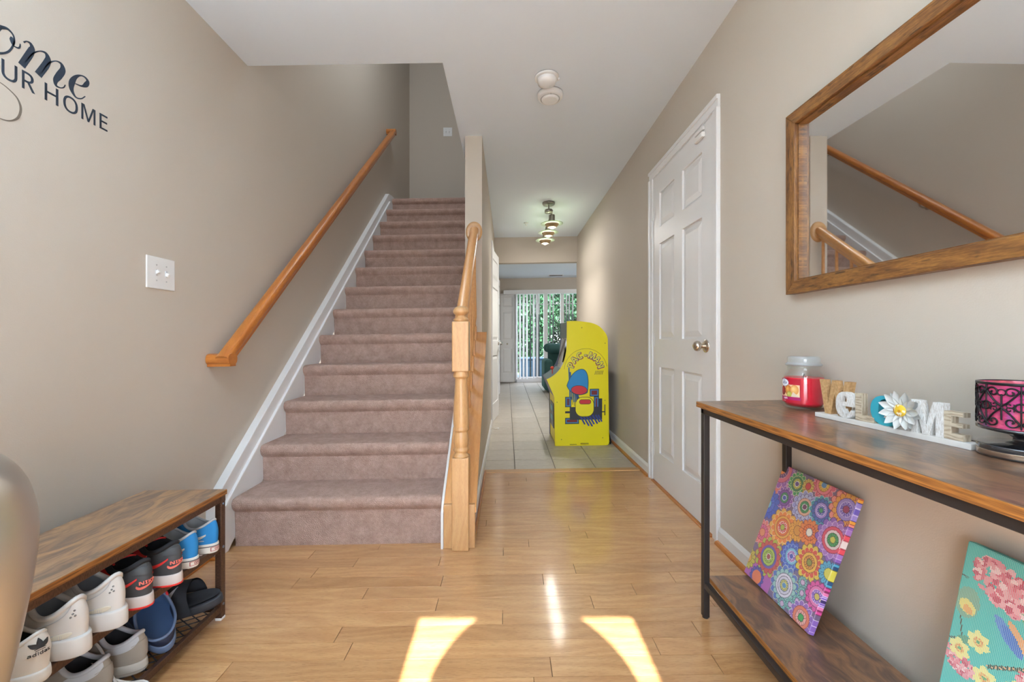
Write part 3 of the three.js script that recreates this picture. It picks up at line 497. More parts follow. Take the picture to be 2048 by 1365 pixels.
{
  const white = fabric(lin(0.66, 0.64, 0.61), 0.6), grey = fabric(lin(0.5, 0.51, 0.54)), lining = fabric(lin(0.3, 0.32, 0.35)), holeM = fabric(lin(0.2, 0.19, 0.18)), cream = std(lin(0.72, 0.67, 0.55), 0.35);
  const mk = (label) => {
    const s = makeShoe('sneaker', label, 'pair of white running shoes', { L: 0.3, W: 0.1, sole: 0.048, flare: 0.006, mSole: white, mUpper: white, mLining: lining, mTongue: grey, mLace: grey, collar: 0.006, open: { c: 0.24, a: 0.19, b: 0.032, heel: 0.084, side: 0.05, front: 0.086 },
      strips: [[grey, [[2.5, 0.1, 0.14], [2.0, 0.12, 0.18], [1.5, 0.12, 0.2], [1.0, 0.12, 0.16], [0.6, 0.1, 0.12]], 'overlay'], [cream, [[0.95, 0.1, 0.02], [0.75, 0.12, 0.12], [0.5, 0.14, 0.12], [0.38, 0.15, 0.04]], 'heel_clip'], [holeM, [[2.2, 0.62, 0.05], [2.05, 0.6, 0.05]], 'slot'], [holeM, [[2.2, 0.5, 0.05], [2.05, 0.48, 0.05]], 'slot'], [holeM, [[2.2, 0.38, 0.05], [2.05, 0.36, 0.05]], 'slot'], [grey, [[1.3, 0.5, 0.03], [0.8, 0.6, 0.03], [0.5, 0.75, 0.03], [0.3, 0.95, 0.03]], 'seam']] });
    for (const [a, v] of [[0.3, 0.55], [0.42, 0.55], [0.36, 0.62], [0.3, 0.69]]) { const p = s.S(a, v); mesh('vent_hole', clean(new THREE.SphereGeometry(0.0022, 8, 6).translate(...p)), holeM, s.o); }
    mesh('loose_lace', tube([[-0.03, 0.13, 0.02], [0.0, 0.145, 0.03], [0.03, 0.142, 0.036], [0.07, 0.13, 0.037]], 0.003, 20, 6), grey, s.o);
    return s;
  };
  place(mk('white chunky running shoe beside the black and red pair on the upper shelf').o, -1.122, 0.267, 1.06, -0.14);
  place(mk('white chunky running shoe with a loose lace, next to the low white sneaker').o, -1.122, 0.267, 0.968, -0.14);
}
{
  const white = fabric(lin(0.7, 0.68, 0.63), 0.5), dark = fabric(lin(0.02, 0.03, 0.02)), ink = std(lin(0.02, 0.025, 0.03), 0.5);
  const s = makeShoe('sneaker', 'white low sneaker with a dark three-leaf mark on its heel, nearest on the upper shelf', null, { L: 0.285, W: 0.104, mSole: white, mUpper: white, mLining: dark, mTongue: white, mLace: white,
    strips: [[white, [[0.55, 0.7, 0.5], [0.25, 0.68, 0.58], [0, 0.66, 0.6], [-0.25, 0.68, 0.58], [-0.55, 0.7, 0.5]], 'heel_tab']] });
  const leaf = (a, l) => ribbon([[0, 0, 0.002], [Math.sin(a) * l * 0.5, Math.cos(a) * l * 0.5, 0.008], [Math.sin(a) * l, Math.cos(a) * l, 0.001]], 0.0015, 8);
  heelMark(s, [leaf(0, 0.02), leaf(-0.85, 0.018), leaf(0.85, 0.018), new THREE.BoxGeometry(0.014, 0.001, 0.001).translate(0, -0.001, 0.0005), new THREE.BoxGeometry(0.012, 0.001, 0.001).translate(0, -0.004, 0.0005), text('adidas', 0.0065, 0.0012).translate(-0.0145, -0.013, 0)].map((g) => clean(g).translate(-0.006, 0, 0)), 0.078, ink, 'heel_logo');
  place(s.o, -1.122, 0.267, 0.885, -0.1);
}
{ // lower shelf
  const taupe = fabric(lin(0.36, 0.32, 0.27)), pale = fabric(lin(0.58, 0.6, 0.63)), lace = fabric(lin(0.68, 0.66, 0.62)), sole = fabric(lin(0.55, 0.52, 0.46)), dark = fabric(lin(0.04, 0.04, 0.045));
  const mk = (label) => makeShoe('sneaker', label, 'pair of taupe sneakers', { L: 0.285, W: 0.106, sole: 0.032, mSole: sole, mUpper: taupe, mLining: dark, mCollar: pale, mTongue: taupe, mLace: lace, band: 0.3, mBand: taupe, collar: 0.006,
    strips: [[pale, [[1.35, 0.8, 0.3], [0.9, 0.74, 0.42], [0.5, 0.76, 0.4], [0.2, 0.85, 0.25]], 'collar_panel'], [taupe, [[0.5, 0.4, 0.5], [0, 0.4, 0.55], [-0.5, 0.4, 0.5]], 'heel_tab']] });
  const a = mk('taupe sneaker with white laces trailing over the bench rail, beside the navy clog'), b = mk('taupe sneaker on the lower shelf, nearest to the viewer');
  mesh('loose_lace', tube([[-0.02, 0.11, 0.03], [0.05, 0.075, 0.062], [0.11, 0.04, 0.07], [0.16, 0.016, 0.055], [0.195, 0.014, 0.045], [0.212, -0.004, 0.04], [0.214, -0.012, 0.04]], 0.0032, 30, 6), lace, a.o);
  mesh('loose_lace', tube([[-0.02, 0.11, 0.02], [0.07, 0.09, 0.05], [0.12, 0.04, 0.066], [0.165, 0.015, 0.08], [0.2, 0.012, 0.088], [0.212, -0.006, 0.09]], 0.0032, 30, 6), lace, a.o);
  place(a.o, -1.175, 0.051, 1.185, -0.1); place(b.o, -1.185, 0.051, 1.085, -0.05);
  const navy = std(lin(0.06, 0.12, 0.25), 0.55), navyD = std(lin(0.012, 0.02, 0.05), 0.55), red = std(lin(0.75, 0.03, 0.04), 0.4), rim = std(lin(0.14, 0.2, 0.33), 0.5);
  const c = makeShoe('clog', 'navy blue foam clog with a red rivet, leaning on the lower shelf', null, { L: 0.28, W: 0.112, sole: 0.03, flare: 0.003, mSole: rim, mUpper: navyD, mLining: navy, mCollar: rim, collar: 0.004, toeBox: 0.7, open: { c: 0.33, a: 0.3, b: 0.045, heel: 0.03, side: 0.026, front: 0.075 } });
  for (const s of [1, -1]) { const p = c.S(Math.PI - s * 1.05, 0.93); mesh('rivet', clean(new THREE.SphereGeometry(0.0095, 16, 10).scale(1, 1, 0.5).translate(p[0], p[1] + 0.002, p[2])), red, c.o); }
  mesh('heel_strap', tube([[-0.04, 0.09, 0.05], [-0.075, 0.11, 0.035], [-0.085, 0.115, 0], [-0.075, 0.11, -0.035], [-0.04, 0.09, -0.05]], 0.006, 30, 8), navy, c.o);
  place(c.o, -1.13, 0.105, 1.315, -0.7, -0.4, 0.15);
  const rub = std(lin(0.03, 0.033, 0.04), 0.6), logo = std(lin(0.55, 0.56, 0.58), 0.5);
  const s = makeShoe('slide_sandal', 'black slide sandal with a silver swoosh, far end of the lower shelf', null, { L: 0.285, W: 0.106, sole: 0.03, mSole: rub, mUpper: rub, mLining: rub, collar: 0.003, toeBox: 0.5, open: { c: 0.5, a: 0.46, b: 0.046, heel: 0.006, side: 0.004, front: 0.006 } });
  for (const n of ['upper', 'collar', 'lining']) s.o.remove(s.o.children.find((k) => k.name === n));
  mesh('footbed', grid((i, j) => { const a = i * Math.PI * 2, k = 1 - j, p = s.P(a, -0.003); return [p[0] * k, 0.0295 + 0.006 * Math.pow(k, 4) + 0.004 * sm(0.02, 0.12, p[0] * k), p[1] * k]; }, 48, 8), rub, s.o);
  const T = (a, v) => { const w = 0.057 + 0.001 * v, c = Math.cos(a), h = 0.02 + 0.08 * Math.pow(Math.max(0, Math.sin(a)), 0.7); return [0.075 - 0.12 * v - 0.015 * Math.sin(a), h, c * w]; };
  mesh('strap', [grid((i, j) => T(i * Math.PI, j), 30, 8, false), grid((i, j) => { const p = T(i * Math.PI, j); return [p[0], p[1] - 0.006 * Math.sin(i * Math.PI), p[2] * 0.93]; }, 30, 8, false)], rub, s.o);
  mesh('logo', (() => { const c = new THREE.CatmullRomCurve3([V(0.92, 0.74, 0.02), V(0.68, 0.72, 0.12), V(0.58, 0.6, 0.22), V(0.72, 0.47, 0.2), V(1.0, 0.36, 0.12), V(1.4, 0.24, 0.02)]), q = c.getPoints(40); return grid((i, j) => { const p = q[Math.round(i * 40)], nrm = V(Math.sin(p.x) * 0.1, Math.sin(p.x), Math.cos(p.x)).normalize(), k = T(p.x + (j - 0.5) * p.z * 1.6, p.y + (j - 0.5) * p.z * 0.4); return [k[0] + nrm.x * 0.0015, k[1] + nrm.y * 0.0015, k[2] + nrm.z * 0.0015]; }, 40, 2, false); })(), logo, s.o);
  place(s.o, -1.125, 0.07, 1.4, 0.22, 0.1, 0.2);
}
{ // rounded urn cut off by the frame
  const o = thing('floor_urn', 'tall rounded satin grey urn standing in front of the shoe bench', 'urn');
  const sat2 = std(lin(0.62, 0.6, 0.55), 0.34, { metalness: 0.85 });
  mesh('urn_body', lathe([[0, 0], [0.075, 0], ...new THREE.CatmullRomCurve3([[0.08, 0.01], [0.072, 0.03], [0.07, 0.1], [0.08, 0.25], [0.1, 0.42], [0.125, 0.56], [0.138, 0.65], [0.143, 0.715], [0.14, 0.75], [0.13, 0.79], [0.112, 0.82], [0.085, 0.84], [0.05, 0.852], [0.03, 0.856], [0.028, 0.85]].map((p) => V(p[0], p[1], 0))).getPoints(90).map((p) => [p.x, p.y]), [0, 0.84]], 96), sat2, o);
  mesh('foot_ring', lathe([[0.07, 0.0], [0.084, 0.0], [0.086, 0.006], [0.08, 0.014], [0.07, 0.014]], 48), M.nickel, o);
  put(o, -0.783, 0, 0.5);
}
// ---------------------------------------------------------------- console table, what stands on it and leans under it
const TT = 0.7475, ST = 0.142;
{
  const o = thing('console_table', 'narrow console table with rustic brown top, orange-brown edge, dark metal frame and low shelf', 'console table');
  const x0 = 0.668, x1 = 0.9855, d0 = 0.36, d1 = 1.4555;
  mesh('table_top', uvm(bx(x0 + 0.0008, x1, TT - 0.019, TT, d0, d1, 0.0015), 'z'), M.rusticDark, o);
  mesh('edge_band', uvm(mg([bx(x0, x0 + 0.001, TT - 0.0185, TT - 0.0008, d0 + 0.001, d1 - 0.001), bx(x0 + 0.001, x1 - 0.001, TT - 0.0185, TT - 0.0008, d1 - 0.001, d1 + 0.0002)]), 'z', 0, 0.01), M.edge, o);
  const lx = [0.679, x1 - 0.023], ld = [d0 + 0.012, d1 - 0.034];
  for (const x of lx) for (const d of ld) mesh('leg', uvm(bx(x, x + 0.021, 0.004, TT - 0.04, d, d + 0.021, 0.002), 'y'), M.dark, o).geometry;
  for (const x of lx) for (const d of ld) mesh('foot_pad', clean(new THREE.CylinderGeometry(0.009, 0.01, 0.008, 16).translate(x + 0.0105, 0.004, -(d + 0.0105))), M.black, o);
  mesh('top_frame', uvm(mg([bx(lx[0], lx[0] + 0.021, TT - 0.04, TT - 0.019, d0 + 0.012, d1 - 0.012, 0.002), bx(lx[1], lx[1] + 0.021, TT - 0.04, TT - 0.019, d0 + 0.012, d1 - 0.012, 0.002), bx(lx[0], lx[1], TT - 0.04, TT - 0.019, ld[0], ld[0] + 0.021, 0.002), bx(lx[0], lx[1], TT - 0.04, TT - 0.019, ld[1], ld[1] + 0.021, 0.002)]), 'z'), M.dark, o);
  const sh = mesh('shelf', uvm(bx(lx[0] + 0.021, lx[1] + 0.005, ST - 0.016, ST, d0 + 0.02, d1 - 0.02, 0.0015), 'z', 0.4, 0.3), M.rusticDark, o);
  mesh('edge_band', uvm(bx(lx[0] + 0.0202, lx[0] + 0.0212, ST - 0.0155, ST - 0.0008, d0 + 0.021, d1 - 0.021), 'z'), M.edge, sh);
  mesh('shelf_frame', uvm(mg([bx(lx[0] + 0.002, lx[0] + 0.02, ST - 0.036, ST - 0.016, d0 + 0.02, d1 - 0.03, 0.002), bx(lx[1], lx[1] + 0.02, ST - 0.036, ST - 0.016, d0 + 0.02, d1 - 0.03, 0.002)]), 'z'), M.dark, o);
  settle(o, 0.827, 0, 0.91);
}
const YT = TT;
{ // candle jar
  const o = thing('jar_candle', 'red candle in a lidded glass jar with a fruit label beside the WELCOME sign', 'candle');
  const glass = phy(lin(0.96, 0.98, 0.98), 0.02, { transmission: 1, thickness: 0, ior: 1.45 }), lidGlass = phy(lin(0.8, 0.84, 0.86), 0.1, { transmission: 0.78, thickness: 0, ior: 1.6 });
  mesh('glass_jar', lathe([[0, 0], [0.042, 0], [0.05, 0.004], [0.0545, 0.014], [0.0553, 0.03], [0.0553, 0.098], [0.052, 0.108], [0.046, 0.115], [0.0445, 0.12], [0.0445, 0.128], [0.047, 0.13], [0.047, 0.133], [0.043, 0.133], [0.0415, 0.128], [0.0415, 0.119], [0.049, 0.106], [0.0523, 0.096], [0.0523, 0.02], [0.047, 0.008], [0, 0.006]], 56), glass, o);
  mesh('wax', lathe([[0, 0.0075], [0.046, 0.0085], [0.0515, 0.02], [0.0518, 0.094], [0.0505, 0.0965], [0.047, 0.0955], [0, 0.0945]], 56), phy(lin(0.78, 0.004, 0.03), 0.45, { clearcoat: 0.6, clearcoatRoughness: 0.1 }), o);
  mesh('wick', tube([[0, 0.094, 0], [0.001, 0.1, 0.001], [0.003, 0.106, 0]], 0.0009, 6, 6), M.black, o);
  mesh('lid', lathe([[0, 0.132], [0.04, 0.132], [0.047, 0.1335], [0.0485, 0.137], [0.046, 0.14], [0.0435, 0.1415], [0.0425, 0.146], [0.0435, 0.153], [0.042, 0.159], [0.037, 0.1622], [0.02, 0.163], [0, 0.163]], 56), lidGlass, o);
  const lab = canvas(600, 480, (c, w, h) => {
    c.fillStyle = '#b1122a'; c.fillRect(0, 0, w, h);
    c.fillStyle = '#e9c9a0'; c.fillRect(20, 120, 560, 240);
    for (const [x, y, r, a, b] of [[120, 250, 95, '#c2271f', '#7a0f12'], [300, 230, 100, '#e8b25a', '#b9622a'], [460, 220, 100, '#f0cf8a', '#cf8a45'], [330, 320, 70, '#d8d27a', '#a9a043']]) { const g = c.createRadialGradient(x - r * 0.3, y - r * 0.3, 5, x, y, r); g.addColorStop(0, a); g.addColorStop(1, b); c.fillStyle = g; c.beginPath(); c.arc(x, y, r, 0, 7); c.fill(); }
    c.fillStyle = '#d9c7b5'; c.beginPath(); c.moveTo(380, 360); c.lineTo(430, 260); c.lineTo(580, 350); c.lineTo(580, 360); c.fill();
    c.fillStyle = '#b1122a'; c.fillRect(0, 0, w, 118); c.fillStyle = '#a0135c'; c.fillRect(0, 362, w, 62); c.fillStyle = '#b1122a'; c.fillRect(0, 424, w, 60);
    c.fillStyle = '#fff'; c.font = 'bold 50px sans-serif'; c.fillText('apple', 150, 408); c.font = '26px sans-serif'; c.fillText('scented', 130, 456);
    c.fillStyle = '#f4f6fb'; c.beginPath(); c.ellipse(165, 84, 150, 76, 0, 0, 7); c.fill(); c.strokeStyle = '#1c2f78'; c.lineWidth = 6; c.stroke();
    c.fillStyle = '#1c3f9a'; c.font = 'italic bold 74px serif'; c.fillText('artie', 80, 110); c.font = 'italic 36px serif'; c.fillText('The', 130, 56);
  });
  const g = new THREE.CylinderGeometry(0.05555, 0.05555, 0.074, 32, 1, true, -0.55, 1.3).translate(0, 0.056, 0);
  mesh('paper_label', g, std(0xffffff, 0.4, { map: lab, side: THREE.DoubleSide }), o);
  put(o, 0.927, YT, 1.288, -1.5);
}
{ // WELCOME sign
  const o = thing('welcome_sign', 'wooden WELCOME letters on a white strip with a metal daisy for the O', 'sign');
  const strip = clean(new RoundedBoxGeometry(0.36, 0.0125, 0.03, 2, 0.0015).translate(0.178, 0.00625, 0));
  mesh('base_strip', strip, std(lin(0.68, 0.66, 0.63), 0.6), o);
  const cork = std(0xffffff, 0.8, { map: corkMap }), wash = std(0xffffff, 0.7, { map: washMap }), grey = std(0xffffff, 0.75, { map: greyWoodMap }), teal = std(lin(0.035, 0.36, 0.46), 0.55);
  const letter = (s, font, x0, x1, h, m, lab, z = 0, grain = 'x', dp = 0.017) => {
    const g = clean(text(s, 0.1, 0.1, font, 0.002)); g.computeBoundingBox(); const b = g.boundingBox;
    g.translate(-b.min.x, -b.min.y, -(b.min.z + b.max.z) / 2).scale((x1 - x0) / (b.max.x - b.min.x), h / (b.max.y - b.min.y), dp / (b.max.z - b.min.z)).translate(x0, 0.0125, z);
    g.computeVertexNormals(); uvm(g, grain); mesh('letter', g, m, o).userData.label = lab;
  };
  letter('W', BOLD, 0.0, 0.094, 0.092, cork, 'brown cork-like letter W', -0.006);
  letter('e', SERIF, 0.062, 0.112, 0.067, wash, 'whitewashed letter e', 0.005, 'y');
  const P = (pts) => clean(ext(pts, 0.018, 0.001).translate(0, 0, -0.009));
  mesh('letter', uvm(P([[0.113, 0.0125], [0.162, 0.0125], [0.162, 0.026], [0.13, 0.026], [0.13, 0.08], [0.113, 0.08]]), 'x'), grey, o).userData.label = 'weathered grey wood letter L';
  letter('C', SERIF, 0.152, 0.212, 0.07, teal, 'turquoise letter C', 0.0);
  letter('M', BOLD, 0.246, 0.308, 0.071, wash, 'whitewashed letter M', 0.003, 'y');
  mesh('letter', uvm(P([[0.318, 0.0125], [0.353, 0.0125], [0.353, 0.0255], [0.332, 0.0255], [0.332, 0.038], [0.351, 0.038], [0.351, 0.046], [0.332, 0.046], [0.332, 0.06], [0.352, 0.06], [0.352, 0.069], [0.318, 0.069]].map(([x, y]) => [x - 0.0115, y])), 'x'), grey, o).userData.label = 'weathered grey wood letter E';
  const petalM = phy(lin(0.66, 0.68, 0.66), 0.35, { clearcoat: 0.3 });
  const fx = 0.232, fy = 0.056, fz = 0.017;
  const c = mesh('flower', clean(new THREE.SphereGeometry(0.0135, 24, 12).scale(1, 1, 0.35).translate(fx, fy, fz + 0.005)), std(0xffffff, 0.6, { map: canvas(128, 64, (q, w, h) => { q.fillStyle = '#e0b72e'; q.fillRect(0, 0, w, h); const r = rng(5); for (let i = 0; i < 60; i++) { q.fillStyle = r() < 0.6 ? '#f3e6c4' : '#c98a1c'; q.beginPath(); q.arc(r() * w, r() * h, 2 + 4 * r(), 0, 7); q.fill(); } }) }), o);
  c.userData.label = 'metal daisy with white petals and yellow centre';
  mesh('flower_stem', clean(new THREE.CylinderGeometry(0.003, 0.003, 0.05, 10).translate(fx, 0.035, 0)), M.plastic, o);
  for (let lay = 0; lay < 2; lay++) for (let i = 0; i < 11 - lay * 3; i++) {
    const a = (i + lay * 0.5) / (11 - lay * 3) * Math.PI * 2 + 0.15, L = 0.038 - lay * 0.001;
    const g = grid((u, v) => { const w = 0.0095 * Math.pow(Math.sin(Math.PI * Math.min(1, 0.12 + v * 0.88)), 0.8), x = (u - 0.5) * 2 * w; return [x, 0.006 + v * L, 0.004 * (1 - lay) + 0.011 * v * v - 0.004 * lay + x * x * 45 + 0.0006]; }, 8, 10, false);
    const p = mesh('petal', g.rotateZ(a).translate(fx, fy, fz - 0.004), petalM, c);
  }
  petalM.side = THREE.DoubleSide;
  put(o, 0.876, YT, 1.152, -1.478);
}
{ // candle holder with scrollwork drum
  const o = thing('candle_holder', 'black scrollwork candle holder with pink and purple glass on a round pedestal', 'candle holder');
  const r0 = 0.0585, glassMap = tex(256, 128, (u, v) => { const t = sat(0.5 + 0.9 * fbm(u * 5, v * 3) + 0.25 * Math.sin(u * 12)), s = noise(u * 8 + v * 20, v * 60 - u * 30); const c = mix3(mix3([206, 92, 104], [176, 50, 116], t), [150, 110, 196], sm(0.35, 0.8, fbm(u * 4 + 3, v * 2 + 7) + 0.5 * (0.5 - v))); return c.map((k) => k * (1 + 0.16 * s)); }, 1, 1);
  mesh('glass_shade', lathe([[0.0545, 0.05], [0.056, 0.05], [0.058, 0.134], [0.0565, 0.134], [0.0545, 0.05]], 64), phy(0xffffff, 0.25, { map: glassMap, clearcoat: 0.8, clearcoatRoughness: 0.1 }), o);
  const iron = std(lin(0.012, 0.012, 0.014), 0.4, { metalness: 0.5 });
  mesh('pedestal', lathe([[0, 0], [0.0595, 0], [0.06, 0.002], [0.06, 0.0045], [0.059, 0.006], [0.059, 0.012], [0.06, 0.0135], [0.06, 0.02], [0.058, 0.0225], [0.03, 0.025], [0.016, 0.028], [0.015, 0.034], [0.022, 0.04], [0.045, 0.045], [0.058, 0.048], [0.0605, 0.05], [0.0605, 0.054], [0.055, 0.054], [0, 0.05]], 64), phy(lin(0.015, 0.016, 0.02), 0.16, { clearcoat: 1, clearcoatRoughness: 0.05 }), o);
  mesh('bronze_band', lathe([[0.0592, 0.003], [0.0603, 0.0035], [0.0603, 0.0115], [0.0592, 0.012]], 64), std(lin(0.42, 0.33, 0.26), 0.2, { metalness: 0.9 }), o);
  mesh('top_rim', lathe([[0.0575, 0.131], [0.0605, 0.1315], [0.0605, 0.1355], [0.0575, 0.136], [0.0575, 0.131]], 64), iron, o);
  const wires = [], arc = (pts, r = 0.0014) => wires.push(tube(pts.map(([a, y]) => V(Math.sin(a) * 0.0595, y, Math.cos(a) * 0.0595)), r, pts.length * 3, 6));
  const spiral = (cx, cy, r, dir, up, turns, a0) => Array.from({ length: 15 }, (_, i) => { const t = i / 14, q = a0 + dir * turns * Math.PI * 2 * t, rr = r * (1 - 0.82 * t); return [cx + Math.cos(q) * rr / 0.0595, cy + up * Math.sin(q) * rr]; });
  const n = 8; for (let i = 0; i < n; i++) {
    const a = i / n * Math.PI * 2, h = Math.PI / n;
    for (const s of [1, -1]) for (const up of [1, -1]) {
      const y0 = up > 0 ? 0.118 : 0.068;
      arc([[a, y0 - up * 0.024], [a + s * h * 0.5, y0 - up * 0.012], [a + s * h * 0.9, y0 + up * 0.002], ...spiral(a + s * h * 0.52, y0 + up * 0.001, 0.0095, s > 0 ? 1 : -1, up, 1.15, s > 0 ? 0.2 : Math.PI - 0.2)]);
      arc(spiral(a + s * h * 0.42, y0 - up * 0.021, 0.006, s > 0 ? 1 : -1, -up, 1.1, s > 0 ? -0.5 : Math.PI + 0.5), 0.0009);
    }
    arc([[a, 0.07], [a, 0.093], [a, 0.116]]); arc([[a + h, 0.056], [a + h, 0.093], [a + h, 0.131]], 0.0012);
    arc(Array.from({ length: 13 }, (_, k) => { const q = k / 12 * Math.PI * 2; return [a + h + Math.cos(q) * 0.007 / 0.0595, 0.094 + Math.sin(q) * 0.007]; }));
    arc(Array.from({ length: 13 }, (_, k) => { const q = k / 12 * Math.PI * 2; return [a + Math.cos(q) * 0.0055 / 0.0595, 0.119 + Math.sin(q) * 0.0055]; }), 0.0009);
  }
  mesh('scrollwork', wires, iron, o);
  put(o, 0.938, YT, 0.745, 0.2);
}
// paintings of dots of colour on stretched canvas
const dots = (n, m) => tex(512, 512, (u, v) => { const fx = (u * n) % 1 - 0.5, fy = (v * m) % 1 - 0.5; return 40 + 190 * sat(1.25 - 2.6 * Math.hypot(fx, fy)); }, 1, 1, false);
function painting(label, draw, x, d, lean) {
  const o = thing('painting', label, 'painting', null), w = 0.308, h = 0.402, t = 0.018;
  const map = canvas(900, 1175, draw), bump = dots(120, 156);
  const m = std(0xffffff, 0.5, { map, bumpMap: bump, bumpScale: 0.0005 });
  mesh('canvas_face', new THREE.PlaneGeometry(w - 0.004, h - 0.004).translate(0, h / 2, t + 0.0003), m, o);
  const g = clean(new RoundedBoxGeometry(w, h, t, 2, 0.003).translate(0, h / 2, t / 2)), p = g.attributes.position, u = g.attributes.uv;
  for (let i = 0; i < p.count; i++) u.setXY(i, sat(p.getX(i) / w + 0.5) * 0.98 + 0.01, sat(p.getY(i) / h) * 0.98 + 0.01);
  mesh('canvas_edge', g, std(0xffffff, 0.6, { map }), o);
  o.rotation.order = 'YXZ'; o.position.set(x, ST + K * x, -d); o.rotation.set(lean, -Math.PI / 2, 0);
  return o;
}
function mosaic(c, w, h, step, bg) {              // break a picture into rows of little round tiles
  const im = c.getImageData(0, 0, w, h); c.fillStyle = bg; c.fillRect(0, 0, w, h);
  for (let y = step / 2; y < h; y += step) for (let x = step / 2; x < w; x += step) { const k = ((y | 0) * w + (x | 0)) * 4; c.fillStyle = `rgb(${im.data[k]},${im.data[k + 1]},${im.data[k + 2]})`; c.beginPath(); c.arc(x, y, step * 0.47, 0, 7); c.fill(); }
}
painting('dotted painting crowded with many-coloured round flowers, leaning on the table shelf', (c, w, h) => {
  c.fillStyle = '#6b5a7a'; c.fillRect(0, 0, w, h);
  const r = rng(3);
  const ringOf = (x, y, rad, n, pr, col, edge) => { for (let i = 0; i < n; i++) { const a = i / n * 6.2832; c.beginPath(); c.ellipse(x + Math.cos(a) * rad, y + Math.sin(a) * rad, pr * 1.15, pr * 0.85, a, 0, 7); c.fillStyle = col; c.fill(); c.strokeStyle = edge; c.lineWidth = 5; c.stroke(); } };
  const disc = (x, y, rad, col, edge) => { c.beginPath(); c.arc(x, y, rad, 0, 7); c.fillStyle = col; c.fill(); if (edge) { c.strokeStyle = edge; c.lineWidth = 5; c.stroke(); } };
  const spokes = (x, y, a0, a1, n, col) => { c.strokeStyle = col; c.lineWidth = 4; for (let i = 0; i < n; i++) { const a = i / n * 6.2832; c.beginPath(); c.moveTo(x + Math.cos(a) * a0, y + Math.sin(a) * a0); c.lineTo(x + Math.cos(a) * a1, y + Math.sin(a) * a1); c.stroke(); } };
  const fl = (u, v, s, o) => { const x = u * w, y = v * w, R0 = s * w; let q = 1; o.forEach(([col, edge], i) => { const rad = R0 * (1 - i / o.length); if (i === 0 || i === 1 && o.length > 4) { ringOf(x, y, rad * 0.84, Math.round(13 + i), rad * 0.25, col, edge); disc(x, y, rad * 0.84, col); spokes(x, y, rad * 0.4, rad * 0.85, 20, edge); } else { disc(x, y, rad, col, edge); if (i === o.length - 2) spokes(x, y, rad * 0.35, rad * 0.92, 14, edge); } }); };
  c.fillStyle = '#b35aa8'; c.fillRect(0, 1.08 * w, 0.42 * w, 0.3 * w);
  fl(0.07, 0.3, 0.13, [['#d86a86', '#f0c0c8'], ['#e8785a', '#902838']]); fl(0.05, 0.8, 0.13, [['#e87468', '#f6c8b8'], ['#e0608a', '#702038'], ['#e89058', '#903020']]); fl(-0.02, 1.14, 0.11, [['#c8b83c', '#6b6a20'], ['#e0a040', '#705010']]);
  fl(0.01, 0.06, 0.19, [['#9a5aa8', '#e8c8e0'], ['#e06878', '#a02848'], ['#5a3a6a', '#e8b0b0'], ['#e8802c', '#a03818']]);
  fl(0.28, 0.13, 0.115, [['#2f9a4a', '#d8e4a0'], ['#2a7a44', '#e4e4a8'], ['#d8d050', '#5a5a20'], ['#5a3a8a', '#fff']]);
  fl(0.61, 0.02, 0.13, [['#d8586c', '#f4b8b0'], ['#e87a80', '#8a2030'], ['#e0b83c', '#a06010'], ['#4a8ac0', '#e0d080']]);
  fl(0.43, 0.1, 0.07, [['#d8c050', '#907020'], ['#d83a3a', '#801818']]); fl(0.43, 0.2, 0.05, [['#d8c050', '#907020'], ['#d83a3a', '#801818']]);
  fl(0.18, 0.33, 0.115, [['#8a50a0', '#e6c4e0'], ['#7a4494', '#3a1850'], ['#3a9a50', '#204a28'], ['#3a50b0', '#fff']]);
  fl(-0.02, 0.48, 0.155, [['#3a5ab8', '#2a3880'], ['#4a6ac8', '#243070'], ['#7ac4d4', '#2a5a78']]);
  fl(0.48, 0.31, 0.15, [['#9aa0d8', '#e0e0f4'], ['#b8c0e0', '#5a4a80'], ['#e8b08a', '#8a4a3a'], ['#3a9a4a', '#1c5428'], ['#6a3050', '#fff']]);
  fl(0.68, 0.26, 0.13, [['#3a9aa0', '#a0dcd8'], ['#3a64b0', '#1c2c68'], ['#a88ad0', '#3a2a70'], ['#3a50a0', '#f0d8f0'], ['#38a050', '#183a70']]);
  fl(0.93, 0.14, 0.17, [['#f0907c', '#9a3028'], ['#e8a030', '#a04010'], ['#9a8ad8', '#3a2a80'], ['#6a5ac0', '#e0d8f8'], ['#a03050', '#3a1030']]);
  fl(0.3, 0.62, 0.18, [['#e8b040', '#9a5a10'], ['#f0842c', '#f8dca0'], ['#e8a838', '#9a3a10'], ['#e06a30', '#a03418'], ['#c8303a', '#fff'], ['#a8c040', '#506018']]);
  fl(0.5, 0.56, 0.1, [['#e8a030', '#9a5a10'], ['#d8902c', '#704010']]);
  fl(0.64, 0.51, 0.115, [['#ea8030', '#a03c10'], ['#e8702c', '#802808'], ['#f0f0e0', '#4a6a8a']]);
  fl(0.91, 0.45, 0.18, [['#8a5ab8', '#3a2070'], ['#a878c8', '#e0c0e8'], ['#e84a5a', '#801830'], ['#f0e0dc', '#b02838'], ['#38a050', '#145020'], ['#d8cc40', '#6a6a18']]);
  fl(0.26, 0.98, 0.185, [['#a8c038', '#c83a3a'], ['#c84a3a', '#8a1c20'], ['#5a50a8', '#c84038'], ['#b0cc48', '#50701c'], ['#a8c848', '#3a5a18'], ['#a03a3a', '#fff']]);
  fl(0.54, 0.82, 0.135, [['#3a5ac0', '#1c2c78'], ['#3a60c0', '#8ab0e0'], ['#7ac8dc', '#285a88'], ['#a050a0', '#e0e0f8'], ['#3a4ab0', '#fff']]);
  fl(0.76, 0.76, 0.155, [['#e0c838', '#7a5a10'], ['#d84434', '#e8d060'], ['#e8b838', '#803a10'], ['#d89030', '#602808'], ['#7a8a38', '#302008']]);
